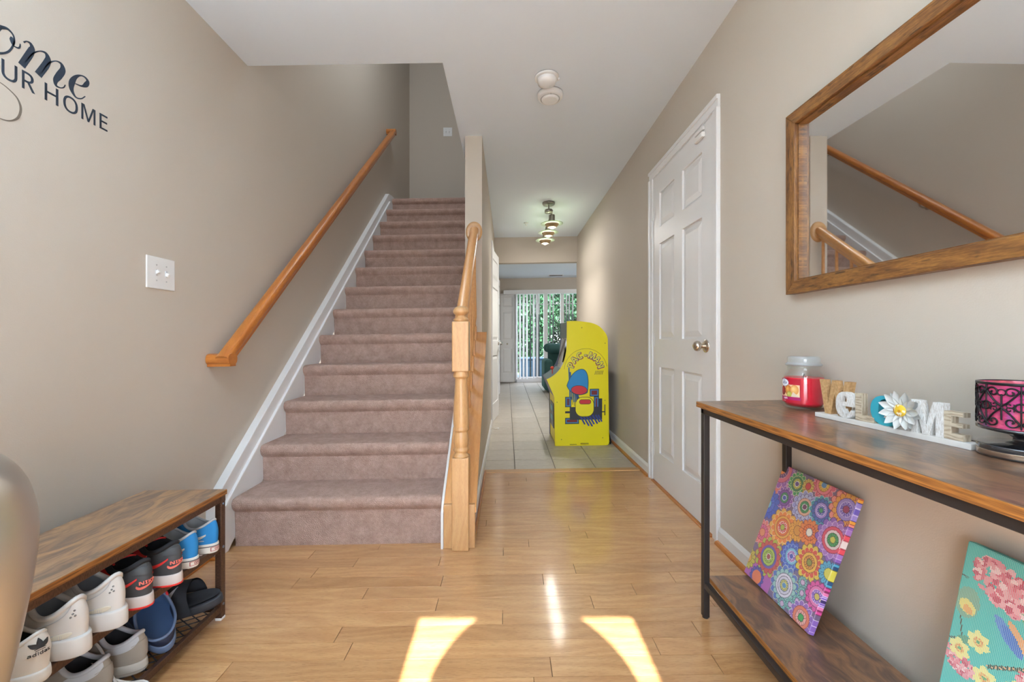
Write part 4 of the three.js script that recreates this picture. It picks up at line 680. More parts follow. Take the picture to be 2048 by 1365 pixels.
  fl(0.99, 0.74, 0.1, [['#4ab0d0', '#1c4a78'], ['#d8d048', '#706810']]);
  fl(0.58, 1.11, 0.17, [['#4a70c0', '#d8d8a8'], ['#9ad0c0', '#3a6a80'], ['#e8e4ea', '#5a4a60'], ['#dcd8e4', '#4a4050'], ['#d8cc44', '#3a5a90'], ['#4a90c8', '#e8e080']]);
  for (const [u, v] of [[0.77, 0.96], [0.8, 1.05], [0.78, 1.14], [0.72, 1.22], [0.63, 1.27]]) fl(u, v, 0.05, [['#7accb8', '#3a6a68'], ['#d8b0d0', '#6a4a70']]);
  fl(0.96, 0.98, 0.12, [['#e04a9a', '#8a1850'], ['#e87ab0', '#7a2050'], ['#7a5ac0', '#e8d0f0'], ['#d8c850', '#302060']]);
  fl(0.2, 1.25, 0.1, [['#4a50a8', '#2a2a70'], ['#4a50a8', '#2a2a70'], ['#e8743c', '#a03c18']]); disc(0.2 * w, 1.25 * w, 0.075 * w, '#e8743c', '#3a48a0');
  fl(0.88, 1.24, 0.13, [['#8a60b8', '#e8d0e8'], ['#e8784c', '#a03820'], ['#f0b0a0', '#a04848'], ['#30a048', '#145020']]);
  mosaic(c, w, h, 6, '#8d7f8a');
}, 0.8475, 1.291, -0.357);
painting('dotted teal painting with a pink peony and yellow blossoms, nearest on the table shelf', (c, w, h) => {
  c.fillStyle = '#4fb3ae'; c.fillRect(0, 0, w, h);
  const r = rng(9), blob = (x, y, a, b, rot, col) => { c.fillStyle = col; c.beginPath(); c.ellipse(x, y, a, b, rot, 0, 7); c.fill(); };
  c.strokeStyle = '#4a4038'; c.lineWidth = 8; for (const q of [[0, 350, 40, 430, 60, 550], [0, 600, 90, 550, 130, 530], [-6, 205, 25, 210, 37, 208]]) { c.beginPath(); c.moveTo(q[0], q[1]); c.quadraticCurveTo(q[2], q[3], q[4], q[5]); c.stroke(); }
  c.save(); c.scale(0.62, 0.62); blob(90, 560, 100, 150, 0.1, '#7d9c86'); blob(95, 600, 78, 62, 0.5, '#e8d070'); blob(105, 625, 48, 34, 0.6, '#e89a50');
  blob(140, 900, 80, 34, -0.4, '#5a8a70'); blob(640, 560, 230, 46, 0.82, '#5f9a62'); blob(820, 900, 200, 60, 1.1, '#5f9a62'); c.restore();
  c.scale(0.62, 0.62);
  const peony = (px, py, s) => { for (let i = 0; i < 150; i++) { const a = r() * 6.28, d = Math.sqrt(r()); blob(px + Math.cos(a) * d * 230 * s, py + Math.sin(a) * d * 165 * s + Math.cos(a) * d * 70 * s, (20 + r() * 26) * s, (16 + r() * 18) * s, r() * 3, ['#e87a8c', '#f0a0ac', '#dc5a70', '#f6c8cc', '#c83a56', '#ea8a98'][i % 6]); } };
  peony(330, 270, 1.08); peony(120, 1120, 0.6); peony(760, 980, 0.9); peony(780, 120, 0.5);
  blob(420, 640, 150, 46, 0.85, '#5a78c8'); blob(540, 660, 190, 36, 0.85, '#e89a64'); blob(470, 680, 130, 40, 0.85, '#4a66c0');
  c.lineWidth = 30; c.strokeStyle = '#3c3c34'; c.beginPath(); c.moveTo(330, 1010); c.lineTo(640, 800); c.stroke(); c.setLineDash([14, 22]); c.strokeStyle = '#e8a070'; c.lineWidth = 18; c.stroke(); c.setLineDash([]);
  for (const [x, y, s] of [[235, 850, 1], [100, 1010, 0.95], [330, 1120, 1], [560, 1060, 0.9], [700, 420, 0.9], [1150, 420, 1.1], [200, 1500, 1], [900, 1500, 1.1]]) { for (let i = 0; i < 6; i++) { const a = i * 1.047 + 0.3; blob(x + Math.cos(a) * 58 * s, y + Math.sin(a) * 58 * s, 42 * s, 34 * s, a, '#f0e08c'); } blob(x, y, 44 * s, 40 * s, 0, '#ecc470'); for (let i = 0; i < 8; i++) blob(x + Math.cos(i * 0.8) * 30 * s, y + Math.sin(i * 0.8) * 30 * s, 9, 9, 0, '#e08a50'); blob(x, y, 17 * s, 15 * s, 0, '#5a9a6a'); }
  c.setTransform(1, 0, 0, 1, 0, 0); mosaic(c, w, h, 8, '#a5d4c8');
}, 0.905, 0.712, -0.205);
// ---------------------------------------------------------------- mirror
{
  const o = thing('wall_mirror', 'large rectangular mirror in a rustic brown wood frame on the right wall', 'mirror');
  const A = 0.4, B = 1.4348, C = 1.1166, D = 1.7345, w = 0.043;
  const bar = (pts, ax) => uvm(side(clean(ext(pts, 0.033, 0.0025)), 0.97), ax, A * 3);
  mesh('frame_bar', bar([[B, C], [B, D], [B - w, D - w], [B - w, C + w]], 'y'), M.frame, o);
  mesh('frame_bar', bar([[A, C], [B, C], [B - w, C + w], [A + w, C + w]], 'z'), M.frame, o);
  mesh('frame_bar', bar([[A, D], [B, D], [B - w, D - w], [A + w, D - w]], 'z'), M.frame, o);
  mesh('frame_bar', bar([[A, C], [A, D], [A + w, D - w], [A + w, C + w]], 'y'), M.frame, o);
  const e = w - 0.001, f = w + 0.005, L = (a, b, c, d) => bx(0.982, 1.0035, c, d, a, b);
  mesh('inner_lip', uvm(mg([L(B - f, B - e, C + e, D - e), L(A + e, A + f, C + e, D - e), L(A + e, B - e, C + e, C + f), L(A + e, B - e, D - f, D - e)]), 'z'), M.frame, o);
  mesh('mirror_glass', bx(0.996, 1.0035, C + w - 0.004, D - w + 0.004, A + w - 0.004, B - w + 0.004), std(lin(0.9, 0.91, 0.91), 0.02, { metalness: 1 }), o);
  settle(o, 1.0035, C, 0.92);
}
// ---------------------------------------------------------------- small arcade cabinet in the hall
{
  const o = thing('arcade_cabinet', 'small upright yellow arcade cabinet with painted side standing against the hall wall', 'arcade machine');
  const d0 = 3.745, d1 = 4.228, t = 0.016;
  const prof = () => { const s = new THREE.Shape(); s.moveTo(0.545, 1.135); s.bezierCurveTo(0.6, 1.142, 0.68, 1.133, 0.748, 1.121); s.bezierCurveTo(0.8, 1.11, 0.84, 1.09, 0.868, 1.057); s.bezierCurveTo(0.895, 1.025, 0.916, 1.0, 0.917, 0.95); s.lineTo(0.929, 0.03); s.quadraticCurveTo(0.928, 0.002, 0.9, 0.001); s.lineTo(0.447, 0); s.quadraticCurveTo(0.436, 0, 0.435, 0.012); s.lineTo(0.4305, 0.445); s.lineTo(0.3606, 0.609); s.bezierCurveTo(0.395, 0.62, 0.45, 0.655, 0.4865, 0.705); s.bezierCurveTo(0.515, 0.75, 0.533, 0.81, 0.539, 0.86); s.bezierCurveTo(0.544, 0.9, 0.544, 0.95, 0.544, 1.0); s.closePath(); return s; };
  const yellow = std(lin(0.88, 0.75, 0.01), 0.42), art = canvas(1000, 2000, (c, w, h) => {
    c.fillStyle = '#f4e408'; c.fillRect(0, 0, w, h);
    const k = 1.6358; c.setTransform(k, 0, 0, k, -64.35 * k, -59 * k); c.lineJoin = 'round'; c.lineCap = 'round';
    // lettering on an arc, outlined in blue and red
    const word = 'PAC-MAN', cx = 445, cy = 540, rad = 150;
    c.font = 'bold 84px sans-serif'; c.textAlign = 'center'; c.textBaseline = 'middle';
    [...word].forEach((ch, i) => { const a = -Math.PI / 2 + (i - 3) * 0.42; c.save(); c.translate(cx + Math.cos(a) * rad, cy + Math.sin(a) * rad); c.rotate(a + Math.PI / 2); c.lineWidth = 11; c.strokeStyle = '#a8321c'; c.strokeText(ch, 3, 3); c.strokeStyle = '#1c4f96'; c.lineWidth = 8; c.strokeText(ch, 0, 0); c.fillStyle = '#f4e418'; c.fillText(ch, 0, 0); c.restore(); });
    c.strokeStyle = '#8a7a10'; c.lineWidth = 3; c.beginPath(); c.arc(cx, cy, 208, Math.PI * 1.02, Math.PI * 1.95); c.stroke();
    c.strokeStyle = '#3a3420'; c.lineWidth = 4; for (let i = 0; i < 6; i++) { c.beginPath(); c.moveTo(535 + i * 14, 585); c.lineTo(545 + i * 14, 550); c.stroke(); }
    // plain bars and plain rounded fields of colour
    const bar = (x, y, q, e, f) => { c.fillStyle = '#20262e'; c.fillRect(x, y, q, e); c.fillStyle = '#3f86c4'; c.fillRect(x + 7, y + 7, q - 14, e - 14); c.fillStyle = f ?? '#20262e'; c.fillRect(x + 17, y + 17, q - 34, e - 34); };
    bar(485, 725, 90, 75, '#7a2226'); bar(525, 800, 50, 125, '#7a2226'); bar(245, 800, 60, 100, '#5a2a3a'); bar(245, 1005, 135, 60, '#7a2226'); c.fillStyle = '#20262e'; c.fillRect(570, 820, 36, 105); c.fillRect(245, 940, 60, 20); c.fillRect(560, 925, 45, 100); c.fillRect(600, 945, 36, 10); c.fillRect(628, 880, 9, 105);
    c.fillStyle = '#2b2f36'; c.fillRect(290, 900, 300, 125);
    c.strokeStyle = '#1d5f9e'; c.lineWidth = 12; for (let i = 0; i < 8; i++) { c.beginPath(); c.moveTo(282 + i * 14, 520 + i * 42); c.lineTo(292 + i * 20, 800 + i * 24); c.stroke(); }
    c.strokeStyle = '#16202a'; c.lineWidth = 4; for (let i = 0; i < 9; i++) { c.beginPath(); c.moveTo(288 + i * 14, 560 + i * 38); c.lineTo(300 + i * 18, 860 + i * 15); c.stroke(); }
    c.fillStyle = '#1e8ccc'; c.beginPath(); c.moveTo(262, 690); c.bezierCurveTo(300, 560, 380, 520, 425, 535); c.bezierCurveTo(480, 560, 475, 680, 462, 760); c.bezierCurveTo(400, 800, 300, 790, 262, 690); c.fill(); c.lineWidth = 5; c.strokeStyle = '#14384e'; c.stroke();
    c.fillStyle = '#d2303a'; c.beginPath(); c.ellipse(382, 735, 78, 44, 0.08, 0, 7); c.fill(); c.stroke();
    c.strokeStyle = '#2a3c86'; for (const [x, l] of [[390, 75], [420, 90], [450, 95], [480, 75], [515, 70], [545, 55], [570, 50]]) { c.lineWidth = 16; c.beginPath(); c.moveTo(x, 985); c.lineTo(x + l * 0.6, 990 + l); c.stroke(); }
    c.fillStyle = '#f8ea20'; c.strokeStyle = '#3a3410'; c.lineWidth = 5; c.beginPath(); c.roundRect(345, 805, 180, 190, 70); c.fill(); c.stroke();
    c.fillStyle = '#cf2f3a'; c.beginPath(); c.roundRect(385, 830, 110, 42, 20); c.fill(); c.stroke();
    c.setTransform(1, 0, 0, 1, 0, 0); c.fillStyle = '#a89a10'; c.fillRect(540, 1950, 130, 24); c.fillRect(370, 1966, 110, 16);
  });
  art.repeat.set(1 / 0.57, 1 / 1.14); art.offset.set(-0.36 / 0.57, 0.002);
  const artM = std(0xffffff, 0.42, { map: art });
  const near = ext(prof(), t, 0, [], 10); near.translate(0, 0, -d0 - t);
  const sidePanel = mesh('side_panel', near, [artM, yellow], o); sidePanel.userData.label = 'yellow side panel with lettering and painted shapes';
  mesh('side_panel', clean(ext(prof(), t, 0, [], 10).translate(0, 0, -d1)), std(lin(0.1, 0.1, 0.16), 0.4), o);
  const inner = (pts, m, nm, th = 0.02) => { const s = []; for (let i = 0; i + 1 < pts.length; i++) { const [a, b] = [pts[i], pts[i + 1]], l = Math.hypot(b[0] - a[0], b[1] - a[1]), nx = (b[1] - a[1]) / l * th, ny = -(b[0] - a[0]) / l * th; s.push(clean(ext([a, b, [b[0] + nx, b[1] + ny], [a[0] + nx, a[1] + ny]], d1 - d0 - 2 * t).translate(0, 0, -d1 + t))); } return mesh(nm, s, m, o); };
  const dark = std(lin(0.03, 0.04, 0.045), 0.35), teal = std(lin(0.07, 0.12, 0.125), 0.5);
  inner([[0.549, 0.985], [0.549, 1.13]], teal, 'marquee');
  inner([[0.5, 0.7], [0.53, 0.78], [0.546, 0.87], [0.551, 0.985]], phy(lin(0.06, 0.09, 0.095), 0.12, { clearcoat: 1 }), 'screen_bezel');
  mesh('screen', at(clean(new THREE.BoxGeometry(0.006, 0.25, 0.3)), 0.534, 0.86, (d0 + d1) / 2, 0, 0, -0.17), phy(lin(0.01, 0.012, 0.014), 0.06, { clearcoat: 1 }), o);
  const cp = inner([[0.37, 0.607], [0.43, 0.645], [0.5, 0.702]], teal, 'control_panel');
  mesh('joystick', [at(clean(new THREE.SphereGeometry(0.017, 20, 12)), 0.43, 0.7, (d0 + d1) / 2 - 0.06), at(clean(new THREE.CylinderGeometry(0.005, 0.005, 0.05, 10)), 0.432, 0.668, (d0 + d1) / 2 - 0.06)], std(lin(0.65, 0.05, 0.02), 0.35), cp);
  inner([[0.437, 0.44], [0.368, 0.603]], std(lin(0.1, 0.1, 0.17), 0.4), 'control_box');
  inner([[0.444, 0.01], [0.438, 0.44]], yellow, 'front_panel');
  mesh('front_art', [bx(0.433, 0.44, 0.14, 0.37, d0 + 0.1, d1 - 0.1, 0.003)], dark, o);
  for (const y of [0.2, 0.29]) mesh('coin_slot', bx(0.429, 0.436, y, y + 0.05, d0 + 0.16, d1 - 0.16, 0.002), std(lin(0.1, 0.35, 0.42), 0.4), o);
  mesh('back_panel', [clean(ext([[0.905, 0.02], [0.915, 0.02], [0.903, 0.95], [0.893, 0.95]], d1 - d0 - 2 * t).translate(0, 0, -d1 + t)), clean(ext([[0.555, 1.118], [0.74, 1.106], [0.86, 1.03], [0.9, 0.95], [0.89, 0.95], [0.85, 1.02], [0.735, 1.095], [0.555, 1.108]], d1 - d0 - 2 * t).translate(0, 0, -d1 + t)), bx(0.45, 0.9, 0.012, 0.03, d0 + t, d1 - t)], M.black, o);
  const P = prof().getPoints(12), edge = P.map((p) => V(p.x, p.y, -d0 + 0.0002));
  for (const [x, y] of [[0.68, 1.075], [0.892, 0.93], [0.455, 0.4], [0.89, 0.41], [0.495, 0.06], [0.87, 0.07]]) mesh('bolt', at(clean(new THREE.SphereGeometry(0.005, 10, 6).scale(1, 1, 0.3)), x, y, d0), std(lin(0.4, 0.34, 0.03), 0.4), o);
  mesh('power_cord', tube([[0.915, 0.14, -4.0], [0.96, 0.1, -3.95], [0.965, 0.03, -3.85], [0.95, 0.008, -3.78], [0.955, 0.008, -3.95]], 0.006, 24, 8), M.black, o);
  settle(o, 0.68, 0, 3.98);
}
// ---------------------------------------------------------------- ceiling and wall fittings
{
  const o = thing('hall_pendant', 'brushed metal hall light with three green-edged glass discs in a row', 'pendant lamp');
  const x = 0.447, d = 4.42, brass = std(lin(0.36, 0.26, 0.15), 0.4, { metalness: 0.8 }), steel = std(lin(0.32, 0.3, 0.27), 0.3, { metalness: 0.9 });
  mesh('canopy', at(lathe([[0, 0], [0.067, 0], [0.068, -0.012], [0.063, -0.024], [0.01, -0.026], [0, -0.026]], 40), x, HC, d), steel, o);
  mesh('stem', [at(clean(new THREE.CylinderGeometry(0.007, 0.007, 0.09, 12)), x, HC - 0.065, d), at(lathe([[0, 0.02], [0.042, 0.018], [0.044, 0], [0.042, -0.014], [0, -0.016]], 32), x, 2.345, d)], steel, o);
  mesh('bar', [clean(new THREE.CylinderGeometry(0.008, 0.008, 0.88, 12).rotateX(Math.PI / 2).translate(0.485, 2.352, -4.85)), clean(new THREE.CylinderGeometry(0.007, 0.007, 0.045, 10).rotateZ(Math.PI / 2).translate(0.465, 2.352, -4.44))], steel, o);
  const glass = phy(lin(0.84, 0.95, 0.78), 0.45, { transmission: 0.5, thickness: 0, ior: 1.5 });
  [[0.49, 4.5], [0.488, 4.87], [0.486, 5.25]].forEach(([lx, ld]) => {
    const y = 2.235, holder = mesh('socket', at(lathe([[0, 0.118], [0.006, 0.116], [0.008, 0.1], [0.032, 0.096], [0.034, 0.09], [0.034, 0.012], [0.03, 0.006], [0, 0.006]], 32), lx, y, ld), steel, o);
    mesh('glass_disc', at(lathe([[0.03, -0.003], [0.119, -0.003], [0.121, 0], [0.119, 0.004], [0.03, 0.004], [0.03, -0.003]], 56), lx, y, ld), glass, o);
    mesh('reflector', at(lathe([[0.076, -0.004], [0.072, -0.014], [0.058, -0.032], [0.046, -0.04], [0.044, -0.038], [0.056, -0.03], [0.07, -0.012], [0.074, -0.004], [0.076, -0.004]], 40), lx, y, ld), brass, o);
    mesh('bulb', at(clean(new THREE.SphereGeometry(0.03, 24, 14).scale(1, 0.7, 1)), lx, y - 0.036, ld), glow(3, new THREE.Color(1, 0.88, 0.66)), o);
    const sl = new THREE.SpotLight(new THREE.Color(1, 0.96, 0.9), LAMP.pendant, 0, 1.0, 1); sl.position.set(lx, y - 0.06 + K * lx, -ld); sl.target.position.set(lx, 0, -ld); sl.castShadow = true; sl.shadow.radius = 1.2; scene.add(sl, sl.target);
    point(lx, y - 0.034, ld, 0.36, new THREE.Color(1, 0.97, 0.93), 1.2);
  });
  settle(o, x, HC, d);
}
{
  const mk = (name, label, x, d, geos) => { const o = thing(name, label, 'smoke detector'); for (const [n, g, m] of geos) mesh(n, at(clean(g), x, HC, d), m, o); settle(o, x, HC, d); };
  mk('smoke_detector', 'white smoke detector with a domed cover, the nearer of two on the ceiling', 0.222, 2.3, [['base', lathe([[0, 0], [0.066, 0], [0.067, -0.008], [0.062, -0.014], [0, -0.014]], 40), M.plastic], ['cover', lathe([[0.053, -0.014], [0.053, -0.022], [0.05, -0.036], [0.036, -0.045], [0.018, -0.048], [0, -0.0485]], 40), M.plastic], ['test_button', new THREE.SphereGeometry(0.009, 14, 8).scale(1, 0.5, 1).translate(0.012, -0.047, -0.01), M.plastic], ['side_clip', new RoundedBoxGeometry(0.01, 0.012, 0.016, 2, 0.003).translate(0.066, -0.012, 0), M.plastic]]);
  mk('smoke_detector', 'wide flat white smoke detector, the farther of two on the ceiling', 0.257, 2.455, [['base', lathe([[0, 0], [0.074, 0], [0.076, -0.01], [0.074, -0.024], [0.066, -0.034], [0, -0.034]], 44), M.plastic], ['vent_ring', lathe([[0.058, -0.034], [0.056, -0.0365], [0.052, -0.034]], 44), std(lin(0.45, 0.45, 0.45), 0.6)], ['cover', lathe([[0.05, -0.034], [0.049, -0.042], [0.04, -0.046], [0, -0.047]], 44), M.plastic], ['indicator', new THREE.SphereGeometry(0.003, 10, 6).translate(-0.002, -0.0355, 0.058), std(lin(0.3, 0.3, 0.3), 0.4)]]);
  const sp = thing('sprinkler', 'small white fire sprinkler head on the hall ceiling', 'sprinkler');
  mesh('escutcheon', at(lathe([[0, 0], [0.03, 0], [0.028, -0.006], [0.012, -0.01], [0, -0.01]], 28), 0.24, HC, 5.17), M.plastic, sp);
  mesh('deflector', [at(lathe([[0, -0.03], [0.014, -0.03], [0.014, -0.032], [0, -0.032]], 20), 0.24, HC, 5.17), at(clean(new THREE.CylinderGeometry(0.005, 0.005, 0.022, 10)), 0.24, HC - 0.02, 5.17)], M.plastic, sp);
  settle(sp, 0.24, HC, 5.17);
  const v = thing('ceiling_vent', 'slotted air vent in the ceiling of the far room', 'vent');
  mesh('vent_frame', bx(0.9, 1.22, 2.352, 2.361, 8.86, 9.0, 0.003), M.plastic, v);
  for (let i = 0; i < 5; i++) mesh('vent_slot', bx(0.92, 1.2, 2.3505, 2.353, 8.875 + i * 0.024, 8.887 + i * 0.024), M.black, v);
  settle(v, 1.06, 2.36, 8.93);
}
function switchPlate(label, n, w, h, place, dead) {  // faces +z
  const o = thing('light_switch', label, 'light switch');
  mesh('plate', clean(new RoundedBoxGeometry(w, h, 0.006, 2, 0.0025).translate(0, 0, 0.003)), M.plastic, o);
  for (let i = 0; i < n; i++) {
    const x = (i - (n - 1) / 2) * 0.046, s = mesh('toggle_frame', clean(new RoundedBoxGeometry(0.011, 0.025, 0.002, 1, 0.0006).translate(x, 0, 0.0062)), std(lin(0.6, 0.6, 0.6), 0.5), o);
    mesh('toggle', at(clean(new RoundedBoxGeometry(0.009, 0.013, 0.014, 2, 0.002)), x, 0.003 * (i % 2 ? -1 : 1), -0.011, i % 2 ? 0.5 : -0.5), M.plastic, s);
    for (const y of [-0.03, 0.03]) mesh('screw', at(clean(new THREE.CylinderGeometry(0.0032, 0.0032, 0.0012, 12).rotateX(Math.PI / 2)), x, y, -0.0065), std(lin(0.5, 0.5, 0.5), 0.4), o);
  }
  place(o); return o;
}
switchPlate('white double light switch plate on the left wall below the lettering', 2, 0.132, 0.124, (o) => { o.position.set(XL, 1.258 + K * XL, -1.622); o.rotation.y = Math.PI / 2; });
switchPlate('small white double switch plate on the wall above the stair landing', 2, 0.124, 0.122, (o) => o.position.set(-0.83, 3.9 + K * -0.83, -5.77));
{ // lettering on the left wall
  const o = thing('wall_lettering', 'dark blue lettering on the left wall, a script word above OUR HOME', 'wall decal');
  const ink = std(lin(0.022, 0.035, 0.055), 0.35), thin = std(lin(0.16, 0.13, 0.1), 0.5), T = 0.0008;
  const onWall = (g) => clean(g).rotateY(Math.PI / 2).translate(XL, 0, 0);
  const S = {
    letter_o: [[[1.11, 1.841, 0.01], [1.127, 1.848, 0.006], [1.139, 1.841, 0.0042], [1.142, 1.825, 0.0042], [1.139, 1.811, 0.0042], [1.129, 1.788, 0.0048], [1.116, 1.774, 0.0053], [1.106, 1.769, 0.0076], [1.098, 1.778, 0.0146], [1.095, 1.793, 0.0175], [1.1, 1.822, 0.0146], [1.11, 1.841, 0.01]], [[1.135, 1.833, 0.0036], [1.137, 1.826, 0.0121], [1.138, 1.817, 0.0079], [1.14, 1.812, 0.0036], [1.151, 1.813, 0.0037], [1.155, 1.819, 0.0037], [1.156, 1.828, 0.0025]]],
    letter_m: [[[1.164, 1.838, 0.0043], [1.171, 1.846, 0.0031], [1.18, 1.847, 0.0069], [1.185, 1.839, 0.0113], [1.183, 1.828, 0.0164], [1.159, 1.769, 0.0173]], [[1.168, 1.785, 0.0012], [1.187, 1.823, 0.0038], [1.208, 1.844, 0.0032], [1.22, 1.846, 0.0078], [1.226, 1.835, 0.0143], [1.223, 1.82, 0.0176], [1.2, 1.769, 0.0185]], [[1.21, 1.785, 0.0013], [1.23, 1.825, 0.0039], [1.25, 1.843, 0.0033], [1.262, 1.843, 0.008], [1.267, 1.83, 0.0148], [1.256, 1.803, 0.0174], [1.246, 1.781, 0.0126], [1.248, 1.768, 0.0066], [1.259, 1.768, 0.0033], [1.269, 1.775, 0.0034], [1.274, 1.786, 0.0027]]],
    letter_e: [[[1.303, 1.808, 0.0028], [1.324, 1.813, 0.0056], [1.337, 1.826, 0.0135], [1.342, 1.84, 0.0093], [1.334, 1.847, 0.0057], [1.321, 1.845, 0.0042], [1.306, 1.832, 0.009], [1.294, 1.808, 0.0165], [1.291, 1.789, 0.0144], [1.296, 1.775, 0.009], [1.306, 1.766, 0.0049], [1.321, 1.771, 0.0035], [1.334, 1.786, 0.0028]]],
  };
  for (const [n, ss] of Object.entries(S)) mesh(n, ss.map((s) => onWall(ribbon(s, T, 8))), ink, o);
  mesh('flourish', onWall(ribbon([[1.0, 1.66, 0.003], [1.06, 1.69, 0.003], [1.11, 1.691, 0.0021], [1.131, 1.684, 0.0024], [1.149, 1.671, 0.0037], [1.157, 1.649, 0.0055], [1.151, 1.619, 0.0055], [1.133, 1.6, 0.0036], [1.11, 1.594, 0.0021], [1.07, 1.6, 0.002]], T, 10)), thin, o);
  for (const [ch, a, b] of [['O', 1.055, 1.102], ['U', 1.113, 1.149], ['R', 1.16, 1.192], ['H', 1.217, 1.254], ['O', 1.268, 1.311], ['M', 1.322, 1.367], ['E', 1.381, 1.408]]) {
    const g = clean(text(ch, 0.07, T)); g.computeBoundingBox(); const q = g.boundingBox;
    g.translate(-q.min.x, -q.min.y, 0).scale((b - a) / (q.max.x - q.min.x), 0.051 / (q.max.y - q.min.y), 1).translate(a, 1.708 - (ch === 'O' ? 0.0005 : 0), 0);
    mesh('letter', onWall(g), ink, o);
  }
  settle(o, XL, 1.6, 1.2);
}
{ // spring door stop on the left baseboard
  const o = thing('door_stop', 'small spring door stop with white tip on the hall baseboard', 'door stop');
  const x = SW[1] + 0.013;
  mesh('spring', at(clean(new THREE.CylinderGeometry(0.006, 0.006, 0.07, 10).rotateZ(Math.PI / 2)), x + 0.034, 0.05, 4.3), M.nickel, o);
  mesh('rubber_tip', at(clean(new THREE.CylinderGeometry(0.009, 0.008, 0.016, 12).rotateZ(Math.PI / 2)), x + 0.075, 0.05, 4.3), M.plastic, o);
  settle(o, x, 0.05, 4.3);
}
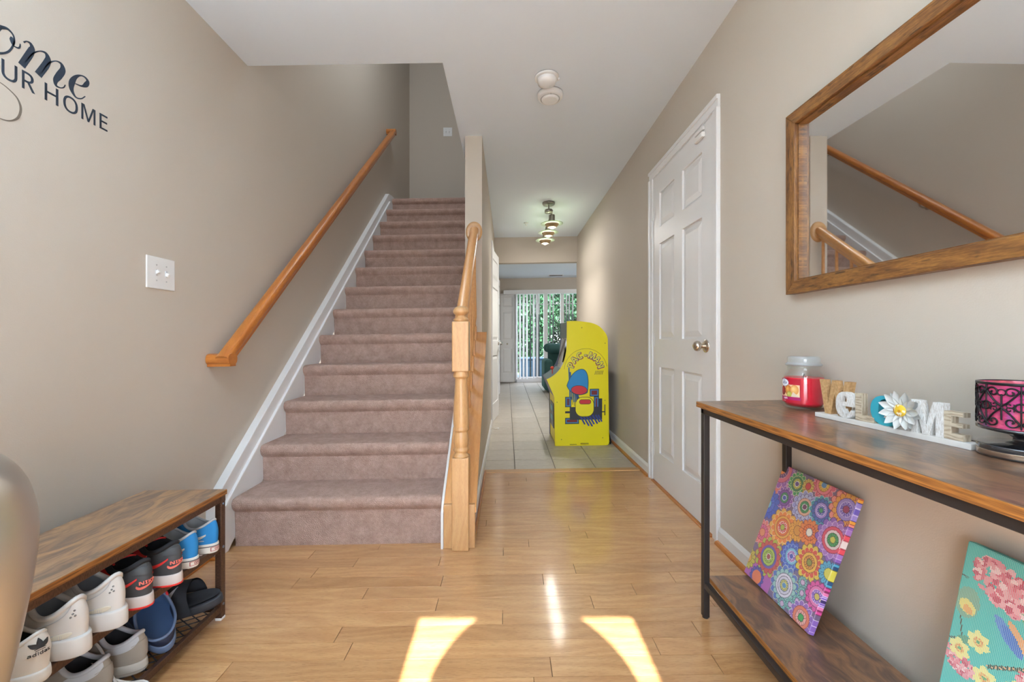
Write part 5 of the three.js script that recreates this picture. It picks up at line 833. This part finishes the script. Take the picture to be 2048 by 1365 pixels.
// ---------------------------------------------------------------- the far room and the garden past its sliding door
{
  const w = structGroup('window_1'), fr = M.white, z0 = 9.32, z1 = 9.38;
  mesh('door_frame', [bx(0.16, 0.22, 0, 2.06, z0, z1), bx(1.98, 2.04, 0, 2.06, z0, z1), bx(0.16, 2.04, 2.0, 2.06, z0, z1), bx(0.16, 2.04, 0, 0.05, z0, z1), bx(0.83, 0.92, 0, 2.03, z0 - 0.01, z1, 0.004), bx(1.21, 1.29, 0, 2.03, z0, z1, 0.004), bx(0.22, 0.83, 0.05, 0.12, z0, z1), bx(0.92, 1.98, 0.05, 0.12, z0, z1)], fr, w);
  for (const [a, b] of [[0.21, 0.84], [0.91, 1.22], [1.28, 1.99]]) mesh('pane', bx(a, b, 0.06, 2.01, 9.345, 9.349), phy(0xffffff, 0, { transmission: 1, thickness: 0, ior: 1.45 }), w);
  settle(w, 1.1, 0, 9.35);
  const b = thing('vertical_blinds', 'white vertical blinds, partly drawn, hanging before the sliding glass door', 'blinds');
  mesh('valance', bx(-0.08, 2.1, 1.99, 2.08, 9.17, 9.24, 0.006), M.white, b);
  const slat = new THREE.BoxGeometry(0.089, 1.9, 0.0015), sm2 = std(lin(0.66, 0.64, 0.64), 0.6);
  for (const x of [0.2, 0.217, 0.29, 0.368, 0.445, 0.597, 0.677, 1.75, 1.8, 1.85, 1.9, 1.95]) { const s = mesh('slat', slat.clone().rotateY(1.05).translate(x, 1.04, -9.2), sm2, b); }
  settle(b, 1, 0, 9.2);
  // recliner seen over the cabinet's front
  const c = thing('recliner', 'dark green velvet recliner behind the yellow arcade cabinet', 'armchair'), vel = phy(lin(0.03, 0.1, 0.095), 0.8, { sheen: 1, sheenColor: lin(0.12, 0.3, 0.27), sheenRoughness: 0.5 });
  const rb = (x0, x1, y0, y1, d0, d1, r) => bx(x0, x1, y0, y1, d0, d1, r);
  mesh('seat', rb(0.72, 1.32, 0.2, 0.46, 7.35, 7.95, 0.07), vel, c);
  mesh('backrest', rb(0.7, 1.3, 0.4, 0.86, 7.85, 8.06, 0.09), vel, c);
  mesh('head_roll', clean(new THREE.CapsuleGeometry(0.1, 0.46, 8, 20).rotateZ(Math.PI / 2).translate(0.99, 0.83, -7.86)), vel, c);
  mesh('back_roll', clean(new THREE.CapsuleGeometry(0.09, 0.5, 8, 20).rotateZ(Math.PI / 2).translate(0.96, 0.85, -8.02)), vel, c);
  for (const x of [0.58, 1.3]) mesh('arm', rb(x, x + 0.16, 0.05, 0.64, 7.35, 8.05, 0.06), vel, c);
  mesh('base', rb(0.66, 1.36, 0, 0.2, 7.4, 8.0, 0.02), M.black, c);
  settle(c, 1, 0, 7.7); c.position.x += 0.07; c.scale.setScalar(0.95);
  // garden
  struct('ground', bx(-40, 40, -0.4, -0.12, 9.6, 60), std(lin(0.06, 0.12, 0.035), 0.95));
  struct('patio', bx(-3, 6, -0.12, -0.06, 9.46, 12.6), std(lin(0.1, 0.14, 0.17), 0.9));
  const iron = std(lin(0.012, 0.016, 0.015), 0.6), t = thing('garden_trellis', 'dark upright metal trellis on the patio outside the glass door', 'trellis');
  for (const x of [0.42, 0.5, 0.58, 0.73, 0.8, 1.0, 1.08, 1.16, 1.5, 1.57, 1.66, 1.9, 2.0]) mesh('upright', bx(x, x + 0.034, 0, 2.5, 10.5, 10.52), iron, t);
  for (const y of [1.86, 1.08, 0.74]) mesh('crossbar', bx(0.2, 2.3, y, y + 0.016, 10.49, 10.505), iron, t);
  mesh('foot_rail', bx(0.2, 2.3, -0.07, 0.02, 10.47, 10.53), iron, t);
  settle(t, 1.2, 0, 10.5);
  const leafM = [[0.013, 0.065, 0.024], [0.022, 0.09, 0.034], [0.008, 0.036, 0.017]].map((k) => std(lin(...k), 0.6, { side: THREE.DoubleSide }));
  const bush = (name, label, x, d, rx, ry, rz, y, n, mi, seed) => {
    const r = rng(seed), o = thing(name, label, 'shrub'), P = [];
    for (let i = 0; i < n; i++) {
      const a = r() * 6.283, u = r() * 2 - 1, q = Math.pow(r(), 0.4), s = Math.sqrt(1 - u * u), c = V(x + Math.cos(a) * s * rx * q, y + u * ry * q, -d + Math.sin(a) * s * rz * q), L = 0.09 + r() * 0.1;
      const e = new THREE.Euler(r() * 6, r() * 6, r() * 6), p = [V(-L / 2, 0, 0), V(0, L * 0.26, 0.01), V(L / 2, 0, 0), V(0, -L * 0.26, 0.01)].map((k) => k.applyEuler(e).add(c));
      for (const k of [0, 1, 2, 0, 2, 3]) P.push(p[k].x, p[k].y, p[k].z);
    }
    const g = new THREE.BufferGeometry(); g.setAttribute('position', new THREE.BufferAttribute(new Float32Array(P), 3)); g.computeVertexNormals();
    mesh('foliage', g, leafM[mi], o).userData.kind = 'stuff';
    mesh('trunk', tube([[x, -0.15, -d], [x + 0.05, y * 0.5, -d], [x - 0.02, y + ry * 0.5, -d]], 0.05, 10, 8), std(lin(0.05, 0.035, 0.025), 0.9), o);
    settle(o, x, 0, d);
  };
  bush('garden_shrub', 'bright green leafy shrub behind the trellis on the left', 0.1, 14, 1.6, 1.9, 0.9, 1.8, 16000, 1, 31);
  bush('garden_shrub', 'mid green leafy shrub behind the trellis on the right', 3.3, 14.6, 1.6, 2.1, 0.9, 2.0, 16000, 0, 32);
  bush('garden_shrub', 'dark green hedge-like shrub farthest back in the garden', 1.9, 17.5, 5.5, 3.6, 1.2, 2.6, 60000, 2, 33);
  const box = thing('patio_box', 'blue grey storage box standing on the patio behind the blinds', 'storage box');
  mesh('box_body', rb(0.35, 1.2, -0.06, 0.42, 11.2, 11.8, 0.03), std(lin(0.03, 0.075, 0.11), 0.6), box);
  mesh('box_lid', rb(0.33, 1.22, 0.42, 0.47, 11.18, 11.82, 0.02), std(lin(0.05, 0.1, 0.14), 0.5), box);
  settle(box, 0.77, -0.06, 11.5);
}
renderer.render(scene, camera);
